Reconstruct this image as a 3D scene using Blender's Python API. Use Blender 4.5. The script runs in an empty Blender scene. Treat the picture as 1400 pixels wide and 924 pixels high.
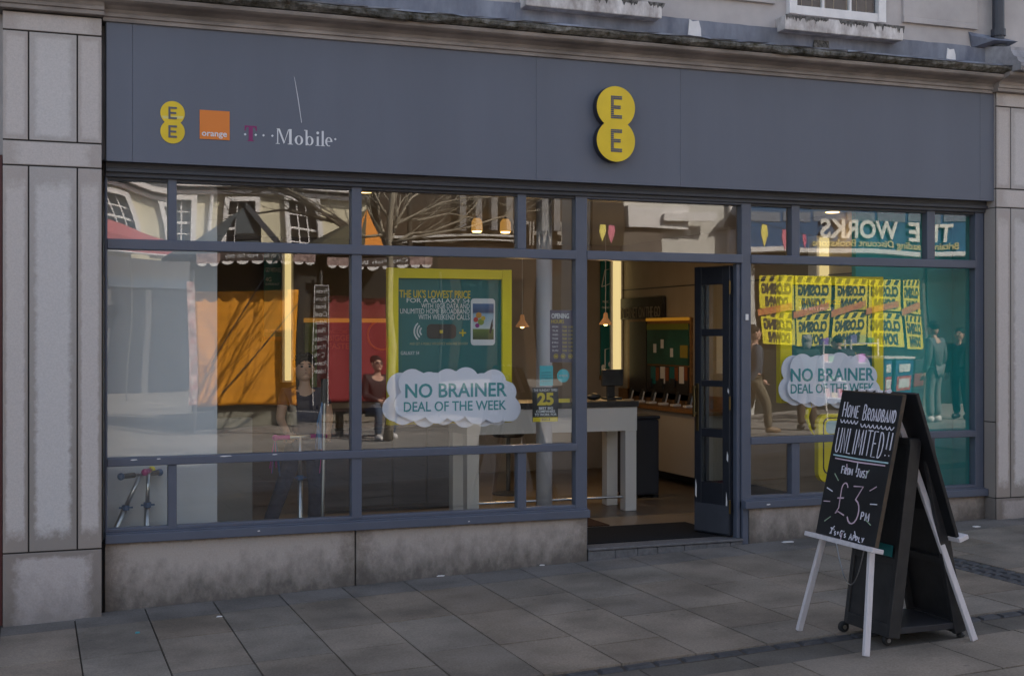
import bpy, math, random
from mathutils import Vector, Matrix, Quaternion
random.seed(7)
R = math.radians
sc = bpy.context.scene
C = sc.collection

# ------------------------------------------------------------------ camera, sky, sun, exposure
F, YAW = 1750.0, R(20.55)
c_, s_ = math.cos(YAW), math.sin(YAW)
CAM = Vector((-.476, -9.155, 1.67))
cd = bpy.data.cameras.new('camera'); cam = bpy.data.objects.new('camera', cd); C.objects.link(cam)
cam.location = CAM; cam.rotation_euler = (R(90), 0, -YAW)
cd.sensor_width = 36; cd.lens = F / 1400 * 36; cd.shift_y = -5 / 1400; cd.clip_end = 2000; cd.clip_start = .05
sc.camera = cam
SUN_EL, SUN_AZ = R(41), R(35)          # sun behind the shop, over its right end
sun_dir = Vector((math.sin(SUN_AZ) * math.cos(SUN_EL), math.cos(SUN_AZ) * math.cos(SUN_EL), math.sin(SUN_EL)))
w = bpy.data.worlds.new('World'); sc.world = w; w.use_nodes = True
nt = w.node_tree; nt.nodes.clear()
sky = nt.nodes.new('ShaderNodeTexSky'); sky.sky_type = 'NISHITA'; sky.sun_disc = False
sky.sun_elevation = SUN_EL; sky.sun_rotation = SUN_AZ; sky.air_density = 1.0; sky.dust_density = 2.5; sky.ozone_density = .6
bg = nt.nodes.new('ShaderNodeBackground'); bg.inputs[1].default_value = .125
wo = nt.nodes.new('ShaderNodeOutputWorld')
hs = nt.nodes.new('ShaderNodeHueSaturation'); hs.inputs['Saturation'].default_value = .72; nt.links.new(sky.outputs[0], hs.inputs['Color']); nt.links.new(hs.outputs[0], bg.inputs[0]); nt.links.new(bg.outputs[0], wo.inputs[0])
sd = bpy.data.lights.new('sun', 'SUN'); sd.energy = 4.8; sd.angle = R(.53); sd.color = (1, .93, .82)
sun = bpy.data.objects.new('sun', sd); C.objects.link(sun)
sun.rotation_euler = (-sun_dir).to_track_quat('-Z', 'Y').to_euler(); sun.location = (6, 8, 20)
vs = sc.view_settings; vs.view_transform = 'Standard'; vs.look = 'None'; vs.gamma = 1; vs.use_curve_mapping = False
vs.exposure = 1.62
sc.render.engine = 'CYCLES'; cy = sc.cycles
cy.max_bounces = 8; cy.transparent_max_bounces = 24; cy.glossy_bounces = 4; cy.diffuse_bounces = 4
cy.caustics_reflective = False; cy.caustics_refractive = False; cy.sample_clamp_indirect = 6
try: cy.use_denoising = True
except Exception: pass

# ------------------------------------------------------------------ picture <-> place
def P(px, py, Y):                      # point seen at (px, py) that lies in the plane y = Y
    u = (px - 700) / F; v = (457 - py) / F
    dx, dy = c_ * u + s_, -s_ * u + c_
    Z = (Y - CAM.y) / dy
    return Vector((CAM.x + dx * Z, Y, CAM.z + v * Z))
def Q(px, py, X):                      # the same for the plane x = X
    u = (px - 700) / F; v = (457 - py) / F
    dx, dy = c_ * u + s_, -s_ * u + c_
    Z = (X - CAM.x) / dx
    return Vector((X, CAM.y + dy * Z, CAM.z + v * Z))
def V(px, py, D):                      # street point whose mirror image in the shop glass is seen at (px, py)
    p = P(px, py, D); return Vector((p.x, .1 - D, p.z))
def ground(x, y):
    near = -.2165 + .0352 * max(-4, min(x, 11))
    far = -.17 + .015 * max(0, min(x, 22))
    t = max(0, min(1, (-5 - y) / 4)); t = t * t * (3 - 2 * t)
    return near * (1 - t) + far * t

# ------------------------------------------------------------------ materials
def mat(name, col, rough=.6, spec=.5, noise=0, nscale=20, col2=None, bump=0, bscale=60, metal=0, stretch=None, emis=None, estr=0, noise2=0, n2scale=2.5):
    m = bpy.data.materials.new(name); m.use_nodes = True
    nt = m.node_tree; b = nt.nodes['Principled BSDF']; L = nt.links
    b.inputs['Base Color'].default_value = (*col, 1); b.inputs['Roughness'].default_value = rough
    b.inputs['Metallic'].default_value = metal
    b.inputs['Specular IOR Level'].default_value = spec
    if emis: b.inputs['Emission Color'].default_value = (*emis, 1); b.inputs['Emission Strength'].default_value = estr
    if noise or bump or noise2:
        tc = nt.nodes.new('ShaderNodeTexCoord'); src = tc.outputs['Object']
        if stretch:
            mp = nt.nodes.new('ShaderNodeMapping'); mp.inputs['Scale'].default_value = stretch
            L.new(src, mp.inputs[0]); src = mp.outputs[0]
    out = None
    if noise:
        n = nt.nodes.new('ShaderNodeTexNoise'); n.inputs['Scale'].default_value = nscale; n.inputs['Detail'].default_value = 6; n.inputs['Roughness'].default_value = .65
        L.new(src, n.inputs['Vector'])
        r = nt.nodes.new('ShaderNodeMapRange'); r.inputs[1].default_value = .5 - .18; r.inputs[2].default_value = .5 + .18
        L.new(n.outputs[0], r.inputs[0])
        mx = nt.nodes.new('ShaderNodeMix'); mx.data_type = 'RGBA'
        c2 = col2 or tuple(x * (1 - noise) for x in col)
        mx.inputs[6].default_value = (*col, 1); mx.inputs[7].default_value = (*c2, 1)
        L.new(r.outputs[0], mx.inputs[0]); out = mx.outputs[2]
    if noise2:
        n = nt.nodes.new('ShaderNodeTexNoise'); n.inputs['Scale'].default_value = n2scale; n.inputs['Detail'].default_value = 5
        L.new(src, n.inputs['Vector'])
        r = nt.nodes.new('ShaderNodeMapRange'); r.inputs[1].default_value = .35; r.inputs[2].default_value = .65
        r.inputs[3].default_value = 1 - noise2; r.inputs[4].default_value = 1 + noise2 * .5
        L.new(n.outputs[0], r.inputs[0])
        mx = nt.nodes.new('ShaderNodeMix'); mx.data_type = 'RGBA'; mx.blend_type = 'MULTIPLY'; mx.inputs[0].default_value = 1
        if out: L.new(out, mx.inputs[6])
        else: mx.inputs[6].default_value = (*col, 1)
        L.new(r.outputs[0], mx.inputs[7]); out = mx.outputs[2]
    if out: L.new(out, b.inputs['Base Color'])
    if bump:
        n = nt.nodes.new('ShaderNodeTexNoise'); n.inputs['Scale'].default_value = bscale; n.inputs['Detail'].default_value = 4
        L.new(src, n.inputs['Vector'])
        bp = nt.nodes.new('ShaderNodeBump'); bp.inputs['Strength'].default_value = bump; bp.inputs['Distance'].default_value = .01
        L.new(n.outputs[0], bp.inputs['Height']); L.new(bp.outputs[0], b.inputs['Normal'])
    return m
def emit(name, col, strength):
    m = bpy.data.materials.new(name); m.use_nodes = True; nt = m.node_tree; nt.nodes.clear()
    e = nt.nodes.new('ShaderNodeEmission'); e.inputs[0].default_value = (*col, 1); e.inputs[1].default_value = strength
    o = nt.nodes.new('ShaderNodeOutputMaterial'); nt.links.new(e.outputs[0], o.inputs[0]); return m
def glass(name, f0=.12, tint=(.97, .985, .975), wave=0):
    m = bpy.data.materials.new(name); m.use_nodes = True; nt = m.node_tree; nt.nodes.clear(); L = nt.links
    N = nt.nodes.new
    lw = N('ShaderNodeLayerWeight'); lw.inputs['Blend'].default_value = .5
    p5 = N('ShaderNodeMath'); p5.operation = 'POWER'; p5.inputs[1].default_value = 4.5; L.new(lw.outputs['Facing'], p5.inputs[0])
    ma = N('ShaderNodeMath'); ma.operation = 'MULTIPLY_ADD'; ma.inputs[1].default_value = 1 - f0; ma.inputs[2].default_value = f0; L.new(p5.outputs[0], ma.inputs[0])
    ge = N('ShaderNodeNewGeometry')
    iv = N('ShaderNodeMath'); iv.operation = 'SUBTRACT'; iv.inputs[0].default_value = 1; L.new(ge.outputs['Backfacing'], iv.inputs[1])
    ml = N('ShaderNodeMath'); ml.operation = 'MULTIPLY'; L.new(ma.outputs[0], ml.inputs[0]); L.new(iv.outputs[0], ml.inputs[1])
    tr = N('ShaderNodeBsdfTransparent'); tr.inputs[0].default_value = (*tint, 1)
    gl = N('ShaderNodeBsdfGlossy'); gl.inputs['Roughness'].default_value = 0
    if 'Color' in gl.inputs: gl.inputs['Color'].default_value = (1, 1, 1, 1)
    mx = N('ShaderNodeMixShader'); o = N('ShaderNodeOutputMaterial')
    L.new(ml.outputs[0], mx.inputs[0]); L.new(tr.outputs[0], mx.inputs[1]); L.new(gl.outputs[0], mx.inputs[2]); L.new(mx.outputs[0], o.inputs[0])
    return m
def stone_panel_mat(name, base, edge, speck=.16, edge_w=.12, low=0):
    """granite: fine speckle, grimy margin round each block (Generated coordinates), optional dirt low down"""
    m = mat(name, base, .75, .35, noise=speck, nscale=85, bump=.15, bscale=120)
    nt = m.node_tree; L = nt.links; N = nt.nodes.new; b = nt.nodes['Principled BSDF']
    prev = b.inputs['Base Color'].links[0].from_socket
    tc = N('ShaderNodeTexCoord'); sp = N('ShaderNodeSeparateXYZ'); L.new(tc.outputs['Generated'], sp.inputs[0])
    def edge_of(sock, k):
        a = N('ShaderNodeMath'); a.operation = 'PINGPONG'; a.inputs[1].default_value = .5; L.new(sock, a.inputs[0])
        d = N('ShaderNodeMath'); d.operation = 'MULTIPLY'; d.inputs[1].default_value = k; L.new(a.outputs[0], d.inputs[0]); return d.outputs[0]
    # margins are about the same width in metres on narrow and tall blocks
    mn = N('ShaderNodeMath'); mn.operation = 'SMOOTH_MIN'; mn.inputs[2].default_value = .1
    L.new(edge_of(sp.outputs[0], 1.0), mn.inputs[0]); L.new(edge_of(sp.outputs[2], 3.0), mn.inputs[1])
    n = N('ShaderNodeTexNoise'); n.inputs['Scale'].default_value = 13; n.inputs['Detail'].default_value = 9; n.inputs['Roughness'].default_value = .75; L.new(tc.outputs['Object'], n.inputs['Vector'])
    ad = N('ShaderNodeMath'); ad.operation = 'MULTIPLY_ADD'; ad.inputs[1].default_value = .30; L.new(n.outputs[0], ad.inputs[0]); L.new(mn.outputs[0], ad.inputs[2])
    r = N('ShaderNodeMapRange'); r.inputs[1].default_value = edge_w + .12; r.inputs[2].default_value = edge_w + .22; r.inputs[3].default_value = 1; r.inputs[4].default_value = 0
    L.new(ad.outputs[0], r.inputs[0])
    mx = N('ShaderNodeMix'); mx.data_type = 'RGBA'; mx.inputs[7].default_value = (*edge, 1); L.new(prev, mx.inputs[6])
    sw = N('ShaderNodeSeparateXYZ'); L.new(tc.outputs['Object'], sw.inputs[0])
    rz = N('ShaderNodeMapRange'); rz.inputs[1].default_value = .5; rz.inputs[2].default_value = 3.2; rz.inputs[3].default_value = .95; rz.inputs[4].default_value = .40; L.new(sw.outputs[2], rz.inputs[0])
    sc_ = N('ShaderNodeMath'); sc_.operation = 'MULTIPLY'; L.new(rz.outputs[0], sc_.inputs[1]); L.new(r.outputs[0], sc_.inputs[0]); L.new(sc_.outputs[0], mx.inputs[0])
    out = mx.outputs[2]
    if low:
        n2 = N('ShaderNodeTexNoise'); n2.inputs['Scale'].default_value = 6; n2.inputs['Detail'].default_value = 7; n2.inputs['Roughness'].default_value = .7
        mp = N('ShaderNodeMapping'); mp.inputs['Scale'].default_value = (1.5, 1, 1.0); L.new(tc.outputs['Object'], mp.inputs[0]); L.new(mp.outputs[0], n2.inputs['Vector'])
        so = N('ShaderNodeSeparateXYZ'); L.new(tc.outputs['Object'], so.inputs[0])
        h1 = N('ShaderNodeMath'); h1.operation = 'MULTIPLY_ADD'; h1.inputs[1].default_value = -.0352; L.new(so.outputs[0], h1.inputs[0]); L.new(so.outputs[2], h1.inputs[2])   # height over the sloping pavement, less .2165
        a2 = N('ShaderNodeMath'); a2.operation = 'MULTIPLY_ADD'; a2.inputs[1].default_value = -.55; L.new(n2.outputs[0], a2.inputs[0]); L.new(h1.outputs[0], a2.inputs[2])
        r2 = N('ShaderNodeMapRange'); r2.inputs[1].default_value = -.50; r2.inputs[2].default_value = -.18; r2.inputs[3].default_value = low; r2.inputs[4].default_value = 0
        L.new(a2.outputs[0], r2.inputs[0])
        m2 = N('ShaderNodeMix'); m2.data_type = 'RGBA'; m2.inputs[7].default_value = (.07, .06, .052, 1); L.new(out, m2.inputs[6]); L.new(r2.outputs[0], m2.inputs[0]); out = m2.outputs[2]
    L.new(out, b.inputs['Base Color'])
    return m

MT = {}
MT['frame'] = mat('blue grey gloss paint', (.086, .097, .132), .42, .4, noise=.12, nscale=5, bump=.03, bscale=25)
MT['fascia'] = mat('fascia grey', (.102, .112, .146), .48, .4, noise=.03, nscale=6, noise2=.05, n2scale=1.1, stretch=(2.2, 1, .3), bump=.015, bscale=2)
MT['dark'] = mat('dark grey trim', (.045, .048, .06), .5, .4, noise=.2, nscale=8)
MT['gran_l'] = stone_panel_mat('grey granite', (.51, .475, .465), (.23, .20, .18))
MT['gran_p'] = stone_panel_mat('pinkish granite', (.49, .44, .42), (.255, .215, .19))
MT['gran_b'] = stone_panel_mat('granite base', (.44, .39, .375), (.22, .185, .165), low=.5)
MT['plinth'] = stone_panel_mat('plinth granite', (.40, .345, .31), (.20, .165, .14), edge_w=.02, low=.85)
MT['joint'] = mat('dark joint', (.025, .022, .02), .9)
MT['cornice'] = mat('painted cornice', (.30, .26, .24), .6, .3, noise=.3, nscale=4, noise2=.3, stretch=(1, 1, 3))
MT['moss'] = mat('mossy stone edge', (.24, .23, .22), .95, .1, noise=.8, nscale=20, col2=(.045, .040, .022), bump=.8, bscale=60, noise2=.5, n2scale=4)
MT['lead'] = mat('lead sheet', (.115, .125, .165), .55, .4, noise=.55, nscale=6, col2=(.23, .245, .29), noise2=.4, n2scale=1.0, bump=.25, bscale=14, stretch=(1, 1, .45))
MT['render'] = mat('upper wall render', (.44, .405, .395), .85, .2, noise=.12, nscale=4, noise2=.12, bump=.08, bscale=70)
MT['white'] = mat('white paint', (.72, .69, .68), .55, .4, noise=.15, nscale=9)
MT['peel'] = mat('peeling white paint', (.66, .62, .60), .7, .3, noise=.85, nscale=11, col2=(.30, .265, .25), bump=.5, bscale=30, stretch=(1, 1, .5))
MT['grime'] = mat('black grime', (.03, .027, .025), .9, .1, noise=.6, nscale=40, col2=(.2, .19, .18), bump=.8, bscale=50)
MT['glass'] = glass('shop glass')
MT['glass_up'] = glass('window glass', .08)
MT['yellow'] = mat('yellow plastic', (.68, .47, .012), .35, .4, noise2=.1, n2scale=4)
MT['ygrey'] = mat('grey lettering', (.09, .095, .115), .6)
MT['signside'] = mat('sign side', (.02, .02, .03), .5)
MT['orange'] = mat('orange print', (.62, .17, .012), .45)
MT['offwhite'] = mat('off white vinyl', (.62, .62, .64), .5)
MT['magenta'] = mat('magenta vinyl', (.19, .008, .10), .5)
MT['teal'] = mat('teal print', (.009, .125, .13), .45, .4)
MT['teal_d'] = mat('teal panel', (.026, .30, .29), .55, .4, noise2=.1)
MT['lime'] = mat('yellow frame', (.76, .61, .004), .4, .4)
MT['limetext'] = mat('yellow print', (.55, .42, .02), .5)
MT['cloud'] = mat('white card', (.74, .73, .83), .6)
MT['tealtext'] = mat('teal lettering', (.045, .27, .30), .6)
MT['purple'] = mat('purple grey print', (.075, .06, .10), .5)
MT['palewall'] = mat('white display panel', (.50, .505, .53), .6, noise2=.04)
MT['wall_in'] = mat('shop wall', (.29, .25, .205), .7, noise2=.08)
MT['ceil'] = mat('shop ceiling', (.40, .38, .35), .8)
MT['floor_in'] = mat('shop floor', (.17, .135, .105), .35, .4, noise=.25, nscale=2)
MT['wood'] = mat('oak', (.23, .115, .04), .45, .4, noise=.4, nscale=4, stretch=(1, 8, 8))
MT['darkwood'] = mat('dark furniture', (.018, .017, .018), .45)
MT['black'] = mat('black paint', (.013, .013, .015), .45, .45, noise=.6, nscale=9, col2=(.030, .029, .030), noise2=.2, n2scale=4, bump=.08, bscale=30)
MT['slate'] = mat('chalkboard', (.011, .011, .013), .55, .35, noise2=.35, n2scale=5)
MT['chalk'] = mat('chalk pen', (.66, .63, .70), .9, .1)
MT['chalk_p'] = mat('pink chalk pen', (.55, .40, .47), .9, .1)
MT['chalk_g'] = mat('green chalk pen', (.28, .36, .25), .9, .1)
MT['chalk_t'] = mat('teal chalk pen', (.35, .50, .52), .9, .1)
MT['worn'] = mat('worn board edge', (.022, .018, .015), .8, noise=.9, nscale=9, col2=(.075, .05, .03))
MT['wwood'] = mat('white stained wood', (.70, .65, .67), .6, noise=.35, nscale=6, stretch=(9, 9, .8), noise2=.25, n2scale=6, bump=.3, bscale=20)
MT['tcounter'] = mat('white laminate', (.62, .60, .585), .4)
MT['navy'] = mat('dark blue grey plastic', (.028, .032, .045), .5)
MT['mat'] = mat('entrance mat', (.018, .019, .022), .95, .1, noise=.4, nscale=90)
MT['mat2'] = mat('brown mat', (.055, .032, .024), .95, .1, noise=.4, nscale=60)
MT['steel'] = mat('steel', (.45, .45, .46), .3, metal=1)
MT['brass'] = mat('brass', (.13, .095, .045), .35, metal=1)
MT['strip'] = emit('warm strip light', (1, .76, .34), .27)
MT['bulb'] = emit('lamp', (1, .62, .20), 3)
MT['copper'] = mat('lit lamp shade', (.45, .22, .10), .4, emis=(1, .42, .14), estr=.055)
MT['redpanel'] = mat('red print', (.20, .012, .016), .5)
MT['niche_o'] = emit('orange niche light', (1, .42, .04), .085)
MT['rubber'] = mat('rubber', (.012, .012, .013), .7)
MT['thresh'] = mat('threshold stone', (.13, .125, .13), .8, noise=.4, nscale=25, bump=.2)
MT['sett'] = mat('dark sett', (.060, .060, .066), .7, .4, noise=.45, nscale=14, bump=.5, bscale=40)
MT['grout'] = mat('joint dirt', (.085, .070, .058), .95, .1, noise=.4, nscale=50)

# ------------------------------------------------------------------ mesh building
class MB:
    def __init__(s): s.v = []; s.f = []; s.m = []; s.mi = 0
    def poly(s, vs, idx=None):
        b = len(s.v); s.v += [tuple(v) for v in vs]; s.f.append([b + i for i in range(len(vs))]); s.m.append(s.mi); return s
    def add(s, vs, fs):
        b = len(s.v); s.v += [tuple(v) for v in vs]
        for f in fs: s.f.append([b + i for i in f]); s.m.append(s.mi)
        return s
    def box(s, x0, x1, y0, y1, z0, z1, M=None):
        x0, x1 = min(x0, x1), max(x0, x1); y0, y1 = min(y0, y1), max(y0, y1); z0, z1 = min(z0, z1), max(z0, z1)
        v = [Vector(p) for p in ((x0, y0, z0), (x1, y0, z0), (x1, y1, z0), (x0, y1, z0), (x0, y0, z1), (x1, y0, z1), (x1, y1, z1), (x0, y1, z1))]
        if M: v = [M @ p for p in v]
        return s.add(v, [(3, 2, 1, 0), (4, 5, 6, 7), (0, 1, 5, 4), (1, 2, 6, 5), (2, 3, 7, 6), (3, 0, 4, 7)])
    def bar(s, a, b, wx, wy, up=(0, 1, 0)):         # a square bar from a to b
        a, b = Vector(a), Vector(b); d = (b - a).normalized(); u = Vector(up); sx = d.cross(u)
        if sx.length < 1e-4: sx = d.cross(Vector((1, 0, 0)))
        sx.normalize(); sy = sx.cross(d).normalized()
        o = [sx * wx / 2 * i + sy * wy / 2 * j for i, j in ((-1, -1), (1, -1), (1, 1), (-1, 1))]
        v = [a + k for k in o] + [b + k for k in o]
        return s.add(v, [(3, 2, 1, 0), (4, 5, 6, 7), (0, 1, 5, 4), (1, 2, 6, 5), (2, 3, 7, 6), (3, 0, 4, 7)])
    def tube(s, pts, r, n=8, cap=True):
        pts = [Vector(p) for p in pts]; k = len(pts); rs = r if isinstance(r, (list, tuple)) else [r] * k
        b = len(s.v); pu = None
        for i, p in enumerate(pts):
            d = (pts[min(i + 1, k - 1)] - pts[max(i - 1, 0)]).normalized()
            if pu is None:
                pu = d.orthogonal().normalized()
            pu = (pu - d * pu.dot(d)).normalized(); pv = d.cross(pu)
            for j in range(n):
                t = 2 * math.pi * j / n; s.v.append(tuple(p + (pu * math.cos(t) + pv * math.sin(t)) * rs[i]))
        for i in range(k - 1):
            for j in range(n):
                j2 = (j + 1) % n
                s.f.append([b + i * n + j, b + i * n + j2, b + (i + 1) * n + j2, b + (i + 1) * n + j]); s.m.append(s.mi)
        if cap:
            s.f.append([b + j for j in range(n)][::-1]); s.m.append(s.mi)
            s.f.append([b + (k - 1) * n + j for j in range(n)]); s.m.append(s.mi)
        return s
    def lathe(s, prof, cen=(0, 0, 0), n=20):        # profile of (radius, z)
        b = len(s.v); cen = Vector(cen)
        for r, z in prof:
            for j in range(n):
                t = 2 * math.pi * j / n; s.v.append(tuple(cen + Vector((r * math.cos(t), r * math.sin(t), z))))
        for i in range(len(prof) - 1):
            for j in range(n):
                j2 = (j + 1) % n; s.f.append([b + i * n + j, b + i * n + j2, b + (i + 1) * n + j2, b + (i + 1) * n + j]); s.m.append(s.mi)
        s.f.append([b + j for j in range(n)][::-1]); s.m.append(s.mi)
        s.f.append([b + (len(prof) - 1) * n + j for j in range(n)]); s.m.append(s.mi)
        return s
    def ell(s, cen, rx, ry, rz, n=12, m=8, M=None):
        cen = Vector(cen); b = len(s.v)
        def put(p):
            p = Vector(p)
            if M: p = M @ p
            s.v.append(tuple(cen + p))
        for i in range(1, m):
            a = math.pi * i / m
            for j in range(n):
                t = 2 * math.pi * j / n; put((rx * math.sin(a) * math.cos(t), ry * math.sin(a) * math.sin(t), rz * math.cos(a)))
        put((0, 0, rz)); put((0, 0, -rz)); T = b + (m - 1) * n
        for i in range(m - 2):
            for j in range(n):
                j2 = (j + 1) % n; s.f.append([b + i * n + j, b + (i + 1) * n + j, b + (i + 1) * n + j2, b + i * n + j2]); s.m.append(s.mi)
        for j in range(n):
            j2 = (j + 1) % n
            s.f.append([T, b + j, b + j2]); s.m.append(s.mi)
            s.f.append([T + 1, b + (m - 2) * n + j2, b + (m - 2) * n + j]); s.m.append(s.mi)
        return s
    def prism(s, pts, y0, y1):                      # outline in x,z pushed from y0 (front) to y1
        n = len(pts); v = [(x, y0, z) for x, z in pts] + [(x, y1, z) for x, z in pts]
        ar = sum(pts[i][0] * pts[(i + 1) % n][1] - pts[(i + 1) % n][0] * pts[i][1] for i in range(n))
        fr = list(range(n)); bk = list(range(n, 2 * n))[::-1]
        sides = [(i, n + i, n + (i + 1) % n, (i + 1) % n) for i in range(n)]
        fs = [fr, bk] + sides
        if ar < 0: fs = [list(f)[::-1] for f in fs]
        return s.add(v, fs)
    def build(s, name, m=None, parent=None, smooth=False, bevel=0, seg=2):
        me = bpy.data.meshes.new(name); me.from_pydata(s.v, [], s.f)
        ms = m if isinstance(m, (list, tuple)) else [m]
        for k in ms: me.materials.append(k)
        if len(ms) > 1: me.polygons.foreach_set('material_index', s.m)
        if smooth: me.polygons.foreach_set('use_smooth', [True] * len(s.f))
        me.update()
        o = bpy.data.objects.new(name, me); C.objects.link(o)
        if parent: o.parent = parent; o.matrix_parent_inverse = world_of(parent).inverted()
        if bevel:
            b = o.modifiers.new('bevel', 'BEVEL'); b.width = bevel; b.segments = seg; b.limit_method = 'ANGLE'; b.angle_limit = R(40)
        return o
def world_of(o):
    M = Matrix.LocRotScale(o.location, o.rotation_euler, o.scale)
    if o.parent: M = world_of(o.parent) @ o.matrix_parent_inverse @ M
    return M
def tag(o, label=None, cat=None, group=None, kind=None):
    if label: o['label'] = label
    if cat: o['category'] = cat
    if group: o['group'] = group
    if kind: o['kind'] = kind
    return o
def thing(name, loc, label, cat, group=None):
    o = bpy.data.objects.new(name, None); C.objects.link(o); o.location = loc; o.empty_display_size = .2
    return tag(o, label, cat, group)
def box(name, m, parent, *b, bevel=0): return MB().box(*b).build(name, m, parent, bevel=bevel)
def copy_tree(o, parent=None):
    n = o.copy(); C.objects.link(n)
    if parent: n.parent = parent; n.matrix_parent_inverse = o.matrix_parent_inverse.copy()
    for ch in list(o.children): copy_tree(ch, n)
    return n
def text_mesh(s, bold=0):
    cu = bpy.data.curves.new('t', 'FONT'); cu.body = s; cu.offset = bold; cu.resolution_u = 3
    o = bpy.data.objects.new('t', cu); C.objects.link(o)
    dg = bpy.context.evaluated_depsgraph_get(); dg.update()
    me = bpy.data.meshes.new_from_object(o.evaluated_get(dg))
    vs = [v.co.copy() for v in me.vertices]; fs = [list(p.vertices) for p in me.polygons]
    bpy.data.objects.remove(o); bpy.data.curves.remove(cu); bpy.data.meshes.remove(me)
    x0 = min(v.x for v in vs); x1 = max(v.x for v in vs); y0 = min(v.y for v in vs); y1 = max(v.y for v in vs)
    return [((v.x - x0) / (x1 - x0), (v.y - y0) / (y1 - y0)) for v in vs], fs
def text(name, s, m, parent, x0, x1, z0, z1, Y, bold=0, th=.002, face=-1, xplane=None):
    """lettering fitted to a box; face -1 reads from the street, +1 reads from the shop; xplane: on a wall x = const"""
    vs, fs = text_mesh(s, bold); b = MB()
    bm = {}
    def at(a, d, k):
        if xplane is not None: return (xplane - k * th, x0 + (x1 - x0) * a, z0 + (z1 - z0) * d)
        X = x0 + (x1 - x0) * (a if face < 0 else 1 - a)
        return (X, Y + face * k * th, z0 + (z1 - z0) * d)
    n = len(vs); V_ = [at(a, d, 1) for a, d in vs] + [at(a, d, 0) for a, d in vs]
    from collections import Counter
    ec = Counter()
    for f in fs:
        for i in range(len(f)): ec[frozenset((f[i], f[(i + 1) % len(f)]))] += 1
    F_ = [list(f) for f in fs]
    for f in fs:
        for i in range(len(f)):
            a, d = f[i], f[(i + 1) % len(f)]
            if ec[frozenset((a, d))] == 1: F_.append([d, a, n + a, n + d])
    b.add(V_, F_)
    return b.build(name, m, parent)
def ptext(name, s, m, parent, px0, py0, px1, py1, Y, **k):      # lettering given by its top-left / bottom-right in the photograph, on plane y = Y
    a, d = P(px0, py0, Y), P(px1, py1, Y)
    zc = P((px0 + px1) / 2, py0, Y).z; zd = P((px0 + px1) / 2, py1, Y).z
    return text(name, s, m, parent, a.x, d.x, zd, zc, Y, **k)
def vtext(name, s, m, parent, px0, py0, px1, py1, D, **k):
    a, d = V(px0, py0, D), V(px1, py1, D)
    zc = V((px0 + px1) / 2, py0, D).z; zd = V((px0 + px1) / 2, py1, D).z
    return text(name, s, m, parent, a.x, d.x, zd, zc, a.y, face=1, **k)
def disc(cx, cz, r, n=28): return [(cx + r * math.cos(2 * math.pi * i / n), cz + r * math.sin(2 * math.pi * i / n)) for i in range(n)]
def union_outline(circles, c0, n=220):              # star-shaped union of circles seen from c0
    out = []
    for i in range(n):
        t = 2 * math.pi * i / n; d = (math.cos(t), math.sin(t)); best = 0
        for (x, z, r) in circles:
            ox, oz = x - c0[0], z - c0[1]; b = ox * d[0] + oz * d[1]; q = ox * ox + oz * oz - r * r; D = b * b - q
            if D >= 0 and b + math.sqrt(D) > best: best = b + math.sqrt(D)
        out.append((c0[0] + d[0] * best, c0[1] + d[1] * best))
    return out

# ------------------------------------------------------------------ the setting: ground
def ground_mat():
    m = bpy.data.materials.new('far paving'); m.use_nodes = True; nt = m.node_tree; L = nt.links; b = nt.nodes['Principled BSDF']; N = nt.nodes.new
    tc = N('ShaderNodeTexCoord'); br = N('ShaderNodeTexBrick'); br.inputs['Scale'].default_value = 1
    br.inputs['Color1'].default_value = (.25, .23, .21, 1); br.inputs['Color2'].default_value = (.20, .185, .17, 1); br.inputs['Mortar'].default_value = (.07, .065, .06, 1)
    br.inputs['Brick Width'].default_value = .9; br.inputs['Row Height'].default_value = .46; br.inputs['Mortar Size'].default_value = .012
    L.new(tc.outputs['Object'], br.inputs['Vector'])
    n = N('ShaderNodeTexNoise'); n.inputs['Scale'].default_value = .7; n.inputs['Detail'].default_value = 8; L.new(tc.outputs['Object'], n.inputs['Vector'])
    r = N('ShaderNodeMapRange'); r.inputs[1].default_value = .3; r.inputs[2].default_value = .7; r.inputs[3].default_value = .7; r.inputs[4].default_value = 1.15; L.new(n.outputs[0], r.inputs[0])
    mx = N('ShaderNodeMix'); mx.data_type = 'RGBA'; mx.blend_type = 'MULTIPLY'; mx.inputs[0].default_value = 1
    L.new(br.outputs[0], mx.inputs[6]); L.new(r.outputs[0], mx.inputs[7]); L.new(mx.outputs[2], b.inputs['Base Color']); b.inputs['Roughness'].default_value = .85
    return m
xs = [-300, -120, -60, -30] + [-16 + i * 1.0 for i in range(45)] + [34, 45, 70, 130, 300]
ys = [-400, -200, -110, -70, -50, -42] + [-36 + i * 1.0 for i in range(36)] + [-.02]
mb = MB()
mb.v = [(x, y, ground(x, y) - .012) for y in ys for x in xs]; nx = len(xs)
for j in range(len(ys) - 1):
    for i in range(nx - 1):
        mb.f.append([j * nx + i, j * nx + i + 1, (j + 1) * nx + i + 1, (j + 1) * nx + i])
        mb.m.append(0 if (ys[j] < -5.6 or xs[i] < -3 or xs[i] > 10) else 1)
g = mb.build('ground', [ground_mat(), MT['grout']]); tag(g, kind='structure')

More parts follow.
